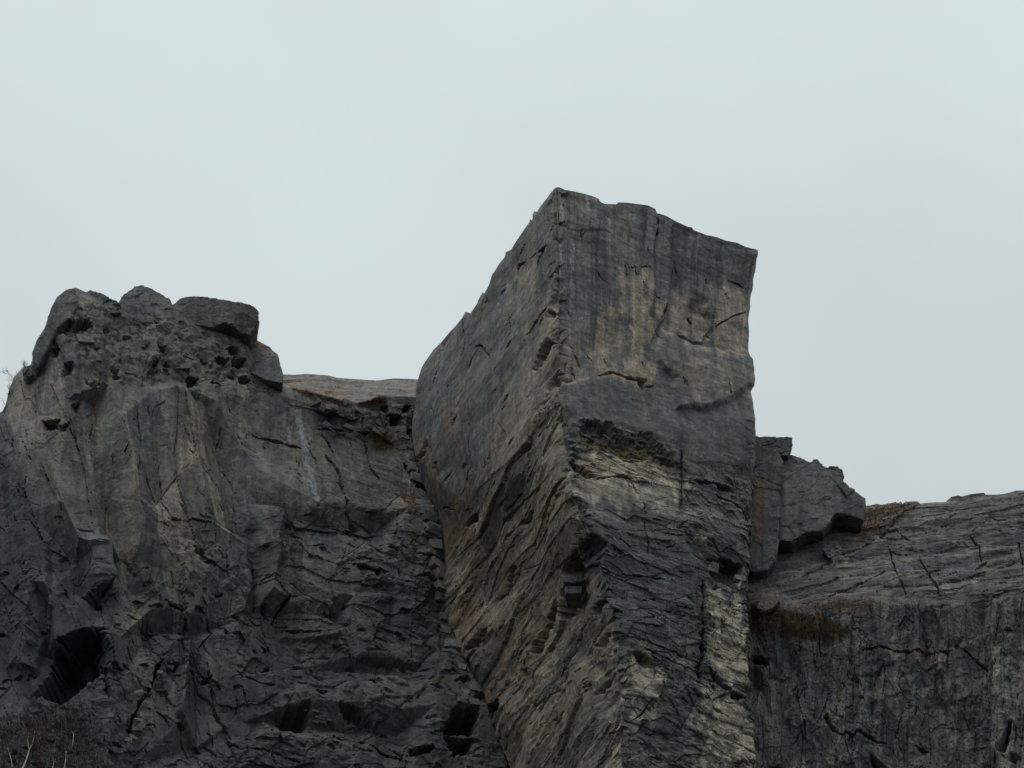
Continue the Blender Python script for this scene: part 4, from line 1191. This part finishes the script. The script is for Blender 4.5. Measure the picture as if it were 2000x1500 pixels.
tag(rock('boulder', [(484, 662), (500, 662), (522, 674), (543, 690), (548, 708), (553, 732), (553, 748), (520, 742), (490, 728), (484, 700)], 25.5, 7.0, 14, relief=0.10, size=2.2, top_back=0.03),
    'rounded grey boulder below the nose of the overhanging slab beside the sky gap', 'boulder')
tag(rock('boulder', [(166, 572), (178, 566), (200, 572), (216, 583), (236, 590), (238, 610), (200, 612), (170, 604)], 17.2, 5.0, 15, relief=0.18, size=1.4),
    'small broken boulder between the left shoulder slab and the humped boulder', 'boulder')
tag(rock('boulder', [(43, 722), (50, 714), (66, 712), (76, 722), (72, 736), (50, 734)], 16.5, 3.0, 16, voxel=0.1, relief=0.10, size=0.8),
    'small pale boulder at the foot of the left shoulder slab', 'boulder')
# right of the tower
tag(rock('standing_rock', [(1452, 880), (1480, 866), (1522, 880), (1530, 900), (1524, 980), (1522, 1062), (1514, 1096), (1500, 1112), (1470, 1118), (1448, 1100)], 19.4, 6.0, 21, relief=0.12, size=2.8,
         paints=[('rust', [(1470, 940), (1495, 930), (1490, 1080), (1465, 1090)], 0.35)]),
    'upright dark column of rock standing against the right side of the tower', 'rock column')
tag(rock('leaning_rock', [(1519, 892), (1540, 888), (1560, 894), (1578, 901), (1590, 898), (1606, 908), (1622, 914), (1640, 924), (1646, 938), (1660, 952), (1680, 962), (1692, 972), (1694, 990), (1688, 1016), (1650, 1004), (1632, 1002), (1622, 1018), (1608, 1036), (1574, 1040), (1546, 1058), (1519, 1056)],
         20.3, 5.0, 22, relief=0.13, size=3.2, top_back=0.008, under=0.8),
    'big leaning slab with a black gap beneath it right of the tower', 'rock slab')
tag(rock('rock_block', [(1466, 852), (1498, 851), (1549, 853), (1546, 868), (1540, 889), (1500, 892), (1466, 892)], 19.8, 5.0, 23, voxel=0.12, relief=0.10, size=1.4),
    'flat squared block with an undercut end perched beside the tower', 'rock block')
tag(rock('boulder', [(1584, 902), (1588, 896), (1596, 896), (1603, 903), (1606, 912), (1592, 914)], 20.9, 1.8, 24, voxel=0.08, relief=0.06, size=0.6),
    'small round knob on the crest of the leaning slab', 'boulder')
tag(rock('boulder', [(1612, 916), (1622, 910), (1636, 911), (1646, 918), (1649, 930), (1642, 940), (1624, 938)], 20.7, 2.6, 25, voxel=0.08, relief=0.08, size=0.7),
    'large round knob at the outer shoulder of the leaning slab', 'boulder')
tag(rock('boulder', [(1606, 1072), (1620, 1062), (1640, 1064), (1648, 1074), (1640, 1086), (1618, 1090)], 21.6, 2.5, 26, voxel=0.1, relief=0.12, size=0.9),
    'grey rounded boulder lodged beneath the leaning slab', 'boulder')
tag(rock('boulder', [(1478, 1186), (1486, 1164), (1502, 1146), (1518, 1148), (1524, 1168), (1512, 1186), (1494, 1194)], 18.6, 3.0, 27, voxel=0.1, relief=0.10, size=1.1,
         paints=[('ochre', [(1470, 1140), (1530, 1140), (1530, 1200), (1470, 1200)], 0.7)]),
    'tan boulder above the orange grass ledge at the foot of the column', 'boulder')
# stones jammed in the hollows
tag(rock('chockstone', [(1100, 1126), (1108, 1124), (1140, 1128), (1141, 1134), (1120, 1138), (1100, 1136)], 7.0, 3.0, 31, voxel=0.09, relief=0.06, size=0.7),
    'thin tan stone wedged across the black cleft in the tower, upper of two', 'stone')
tag(rock('chockstone', [(1102, 1144), (1136, 1144), (1137, 1158), (1104, 1160)], 7.4, 3.0, 32, voxel=0.09, relief=0.05, size=0.7),
    'grey squared stone wedged across the black cleft in the tower, lower of two', 'stone')
tag(rock('chockstone', [(858, 1438), (866, 1434), (922, 1438), (922, 1445), (880, 1447), (860, 1446)], 34.0, 3.0, 33, voxel=0.09, relief=0.05, size=0.7),
    'narrow stone beam across the black hollow at the foot of the left cliff', 'stone')
tag(rock('boulder', [(804, 1452), (812, 1444), (832, 1443), (843, 1452), (842, 1464), (824, 1468), (806, 1464)], 29.0, 2.5, 34, voxel=0.09, relief=0.08, size=0.8),
    'pale boulder lying left of the black hollow at the foot of the left cliff', 'boulder')


# ------------------------------------------------------------------ loose and half-loose blocks, each its own piece of the cliff
rng_ = random.Random(5)


def hull_mesh(rg, name):
    bm = bmesh.new()
    for sx in (-1, 1):
        for sy in (-1, 1):
            for sz in (-1, 1):
                bm.verts.new((sx * rg.uniform(0.72, 1.0), sy * rg.uniform(0.72, 1.0), sz * rg.uniform(0.72, 1.0)))
    for _ in range(4):
        v = Vector((rg.uniform(-1, 1), rg.uniform(-1, 1), rg.uniform(-1, 1)))
        m = max(abs(v.x), abs(v.y), abs(v.z))
        bm.verts.new(v / m * rg.uniform(0.9, 1.0))
    r = bmesh.ops.convex_hull(bm, input=bm.verts)
    bmesh.ops.delete(bm, geom=[g for g in r['geom_interior'] if isinstance(g, bmesh.types.BMVert)], context='VERTS')
    me = bpy.data.meshes.new(name); bm.to_mesh(me); bm.free()
    me.materials.append(M_BOULDER)
    return me


HULLS = [hull_mesh(rng_, 'rock_block') for _ in range(14)]


def blocks(S, parent, poly, n, lo, hi, flat=1.0, roll=0.0, sink=1.05, name='rock_block'):
    """n angular blocks seated in the surface inside a photo polygon; sizes in photo pixels across"""
    xs = [p[0] for p in poly]; ys = [p[1] for p in poly]
    got = 0
    for _ in range(n * 12):
        if got >= n: break
        x, y = rng_.uniform(min(xs), max(xs)), rng_.uniform(min(ys), max(ys))
        if poly_sd(poly, np.array([x]), np.array([y]))[0] < 2: continue
        p, nn = S.find(x, y)
        r = rng_.uniform(lo, hi) * MPP * 0.5
        ob = bpy.data.objects.new(name, rng_.choice(HULLS))
        COL.objects.link(ob)
        ob.parent = parent
        sx, sz = r * rng_.uniform(0.9, 1.5), r * rng_.uniform(0.6, 0.95) * flat
        ob.scale = (sx, r * rng_.uniform(0.7, 1.0), sz)
        yaw = math.atan2(nn.y, nn.x) + math.pi / 2
        ob.rotation_euler = (rng_.uniform(-.2, .2), roll + rng_.uniform(-.22, .22), yaw + rng_.uniform(-.25, .25))
        ob.location = p + nn * (r * (0.35 - sink))
        got += 1


blocks(A, left_cliff, [(110, 610), (240, 596), (480, 660), (545, 742), (420, 752), (170, 742)], 20, 14, 30, 0.9)
blocks(A, left_cliff, [(620, 790), (735, 772), (810, 772), (808, 860), (720, 850), (630, 838)], 14, 14, 28, 0.8)
blocks(A, left_cliff, [(640, 1100), (760, 1090), (750, 1150), (650, 1150)], 12, 9, 22, 0.6)
blocks(A, left_cliff, [(590, 1385), (660, 1375), (650, 1420), (600, 1430)], 8, 9, 20, 0.7)
blocks(A, left_cliff, [(280, 1310), (340, 1300), (320, 1440), (250, 1450)], 12, 10, 24, 0.9)
blocks(A, left_cliff, [(890, 1340), (960, 1350), (955, 1385), (905, 1380)], 7, 12, 26, 0.9)
blocks(A, left_cliff, [(800, 860), (812, 860), (850, 1000), (872, 1120), (884, 1230), (960, 1360), (940, 1370), (866, 1240), (850, 1120), (825, 1000)], 30, 14, 36, 1.1, sink=0.75)
blocks(T, tower, [(1395, 1096), (1452, 1105), (1450, 1150), (1390, 1150)], 9, 9, 24, 0.8)
blocks(T, tower, [(1140, 850), (1260, 856), (1310, 905), (1200, 905), (1130, 880)], 22, 9, 26, 0.28, 0.15, name='rock_plate')
blocks(T, tower, [(945, 1340), (1000, 1320), (985, 1390), (950, 1395)], 9, 9, 22, 0.8)
blocks(T, tower, [(1335, 930), (1465, 940), (1465, 1010), (1335, 970)], 14, 9, 20, 0.5, 0.1)
blocks(D, right_cliff, [(1590, 1060), (1690, 1035), (1700, 1060), (1620, 1110)], 9, 10, 24, 0.7)
blocks(D, right_cliff, [(1690, 995), (1770, 990), (1740, 1040), (1690, 1060)], 8, 9, 18, 0.7)


# ------------------------------------------------------------------ dry grass on the ledges
def grass(S, poly, n, lo, hi, label, mat=None, soft=8.0):
    k = np.nonzero((S.px > min(p[0] for p in poly)) & (S.px < max(p[0] for p in poly)) & (S.py > min(p[1] for p in poly)) & (S.py < max(p[1] for p in poly)))
    sd_ = poly_sd(poly, S.px[k], S.py[k])
    w = np.clip(sd_ + 3 + soft * 0.7 * noise(S.px[k] * .06, S.py[k] * .06, 0 * sd_, 3), 0, soft)
    if w.sum() == 0: return
    rg = np.random.default_rng(int(abs(poly[0][0])))
    pick = rg.choice(len(sd_), 2 * n, p=w / w.sum()); n = 2 * n
    P = S.P[k][pick]; Nn = S.Nn[k][pick]
    d = Nn * rg.uniform(0.2, 0.7, (n, 1)) + rg.normal(0, 0.22, (n, 3)) + np.array([0, 0, 1.0]) * rg.uniform(-0.2, 0.9, (n, 1))
    d /= np.linalg.norm(d, axis=1, keepdims=True)
    ln_ = rg.uniform(lo, hi, (n, 1))
    side = np.cross(d, rg.normal(0, 1, (n, 3))); side /= np.linalg.norm(side, axis=1, keepdims=True) + 1e-9
    wd = rg.uniform(0.012, 0.028, (n, 1))
    mid = P + d * ln_ * 0.55; tip = P + d * ln_ + np.array([0, 0, -0.35]) * ln_
    V = np.stack([P - side * wd, P + side * wd, mid + side * wd * 0.7, mid - side * wd * 0.7, tip], 1).reshape(-1, 3)
    F = []
    for i in range(n):
        b = i * 5
        F += [(b, b + 1, b + 2, b + 3), (b + 3, b + 2, b + 4)]
    me = bpy.data.meshes.new('dry_grass'); me.from_pydata(V.tolist(), [], F); me.materials.append(mat or M_GRASS)
    ob = bpy.data.objects.new('dry_grass', me); COL.objects.link(ob)
    ob['kind'] = 'stuff'; ob['label'] = label; ob['category'] = 'grass'


grass(D, [(1466, 1180), (1510, 1186), (1580, 1200), (1660, 1226), (1650, 1250), (1560, 1250), (1500, 1234), (1466, 1236)], 3200, 0.25, 0.6, 'orange dry grass on the ledge right of the tower')
grass(D, [(1560, 1190), (1640, 1172), (1700, 1168), (1740, 1185), (1660, 1198)], 500, 0.15, 0.3, 'dark brown grass along the break of the right cliff')
grass(D, [(1694, 992), (1740, 984), (1796, 982), (1780, 1002), (1740, 1028), (1700, 1058), (1668, 1078), (1690, 1030)], 1100, 0.12, 0.32, 'brown grass in the gully beside the leaning rock')
grass(A, [(690, 782), (700, 776), (740, 770), (758, 772), (752, 790), (700, 796)], 900, 0.2, 0.5, 'orange grass tuft on the saddle left of the tower')
grass(A, [(556, 752), (600, 760), (660, 776), (690, 790), (680, 796), (600, 776)], 900, 0.15, 0.4, 'brown grass along the top of the pale slab')
grass(A, [(780, 962), (820, 968), (846, 990), (858, 1010), (820, 1000), (788, 984)], 600, 0.15, 0.4, 'rust brown grass in the corner under the tower')
grass(A, [(718, 846), (762, 848), (768, 880), (735, 878)], 450, 0.2, 0.4, 'olive tuft on the wall below the dark blocks')
grass(A, [(-40, 1400), (60, 1370), (190, 1370), (240, 1540), (-40, 1540)], 5000, 0.2, 0.6, 'brown heath on the bank in the bottom left corner', M_HEATH, 45.0)


# ------------------------------------------------------------------ bare trees and shrubs
def tube(V, F, a, b, r0, r1, sides=5):
    d = (b - a).normalized()
    s1 = d.orthogonal().normalized(); s2 = d.cross(s1)
    base = len(V)
    for p, r in ((a, r0), (b, r1)):
        for i in range(sides):
            t = 2 * math.pi * i / sides
            V.append(p + s1 * (r * math.cos(t)) + s2 * (r * math.sin(t)))
    for i in range(sides):
        F.append((base + i, base + (i + 1) % sides, base + sides + (i + 1) % sides, base + sides + i))


def mesh_of(name, V, F, mat, parent):
    me = bpy.data.meshes.new(name); me.from_pydata([tuple(v) for v in V], [], F); me.materials.append(mat)
    ob = bpy.data.objects.new(name, me); COL.objects.link(ob); ob.parent = parent
    return ob


def twigs(V, F, p, d, length, r, depth, rg, spread=0.55):
    q = p
    for i in range(3):
        d2 = (d + Vector((rg.gauss(0, .16), rg.gauss(0, .16), rg.gauss(0.05, .12)))).normalized()
        e = q + d2 * length / 3
        tube(V, F, q, e, r * (1 - i * 0.25), r * (0.75 - i * 0.25) + 0.004, 4 if depth < 2 else 5)
        if depth > 0:
            for _ in range(2 if depth > 1 else 3):
                dd = (d2 + Vector((rg.gauss(0, spread), rg.gauss(0, spread), rg.gauss(0.1, spread * .7)))).normalized()
                twigs(V, F, q.lerp(e, rg.random()), dd, length * rg.uniform(.42, .66), r * 0.5, depth - 1, rg, spread)
        q, d = e, d2


def shrub(px_, py_, h, seed, label, group=None, S=A, mat=M_TWIG, name='bare_shrub', r=0.03):
    rg = random.Random(seed)
    p, nn = S.find(px_, py_)
    e = bpy.data.objects.new(name, None); COL.objects.link(e); e.location = p - nn * 0.15
    e.empty_display_size = 0.3
    for i in range(rg.randint(2, 4)):
        V, F = [], []
        d = Vector((rg.gauss(0, .35), rg.gauss(-0.15, .25), 1)).normalized()
        twigs(V, F, Vector((rg.gauss(0, .12), rg.gauss(0, .1), 0)), d, h * rg.uniform(.7, 1.0), r, 2, rg, 0.5)
        mesh_of('stem', V, F, mat, e)
    tag(e, label, 'shrub', group)
    return e


def birch(px_, py_, h, seed, label, lean=0.0, fork=0.5, r=0.09):
    """pale forked trunk with a thin brown crown"""
    rg = random.Random(seed)
    p, nn = A.find(px_, py_)
    e = bpy.data.objects.new('birch_tree', None); COL.objects.link(e); e.location = p + Vector((0, -0.3, -0.3))
    e.empty_display_size = 0.3
    V, F = [], []
    q = Vector((0, 0, 0)); n = 5
    pts = [q]
    for i in range(n):
        t = (i + 1) / n
        pts.append(Vector((lean * h * fork * t + 0.05 * math.sin(3 * t), 0.03 * rg.gauss(0, 1), h * fork * t)))
    for i in range(n):
        tube(V, F, pts[i], pts[i + 1], r * (1 - .08 * i), r * (1 - .08 * (i + 1)), 7)
    ends = []
    for sx in (-1, 1):
        b = pts[-1]; d = Vector((sx * 0.42 + lean * .3, rg.gauss(0, .1), 0.9)).normalized()
        rr = r * 0.55
        for i in range(4):
            d = (d + Vector((-sx * 0.05 + rg.gauss(0, .06), rg.gauss(0, .06), 0.06))).normalized()
            c = b + d * h * (1 - fork) / 4
            tube(V, F, b, c, rr, rr * 0.78, 6); rr *= 0.78
            b = c
            ends.append((b.copy(), d.copy(), rr))
    mesh_of('trunk', V, F, M_BIRCH, e)
    V, F = [], []
    for b, d, rr in ends:
        for _ in range(3):
            dd = (d + Vector((rg.gauss(0, .6), rg.gauss(0, .5), rg.gauss(0.1, .4)))).normalized()
            twigs(V, F, b, dd, h * rg.uniform(.14, .24), 0.014, 1, rg, 0.5)
    mesh_of('crown', V, F, M_TWIG, e)
    tag(e, label, 'tree')
    return e


birch(47, 1496, 4.9, 3, 'pale forked bare birch in the bottom left corner', lean=0.25, fork=0.52, r=0.10)
birch(20, 1494, 3.0, 4, 'slim leaning birch left of the forked birch', lean=-0.2, fork=0.6, r=0.05)
birch(122, 1500, 3.2, 5, 'slim straight birch right of the forked birch', lean=0.06, fork=0.65, r=0.05)
birch(143, 1450, 2.6, 6, 'thin short birch high on the bank below the black cave', lean=0.05, fork=0.6, r=0.045)
birch(103, 1504, 2.4, 7, 'short thin birch half hidden at the lower frame edge', lean=0.2, fork=0.55, r=0.045)
shrub(27, 742, 2.2, 21, 'tall spindly bare shrub on the skyline left of the small pale boulder', r=0.035)
shrub(12, 776, 2.0, 22, 'twiggy bare shrub on the sloping skyline below the spindly shrub', r=0.035)
shrub(3, 806, 2.2, 23, 'low bare shrub at the left frame edge against the sky', r=0.035)
shrub(46, 718, 0.9, 24, 'tiny heather tuft on top of the ledge by the small pale boulder', r=0.015)
for i, (a_, b_) in enumerate([(8, 1440), (30, 1430), (60, 1420), (85, 1410), (110, 1425), (135, 1410), (160, 1420), (20, 1470), (70, 1465), (95, 1455), (150, 1470), (175, 1455), (5, 1500), (80, 1500), (165, 1500)]):
    shrub(a_, b_, rng_.uniform(1.2, 2.1), 40 + i, 'bare brown shrub in the thicket on the bottom left bank', 'bare shrubs in the bottom left thicket')
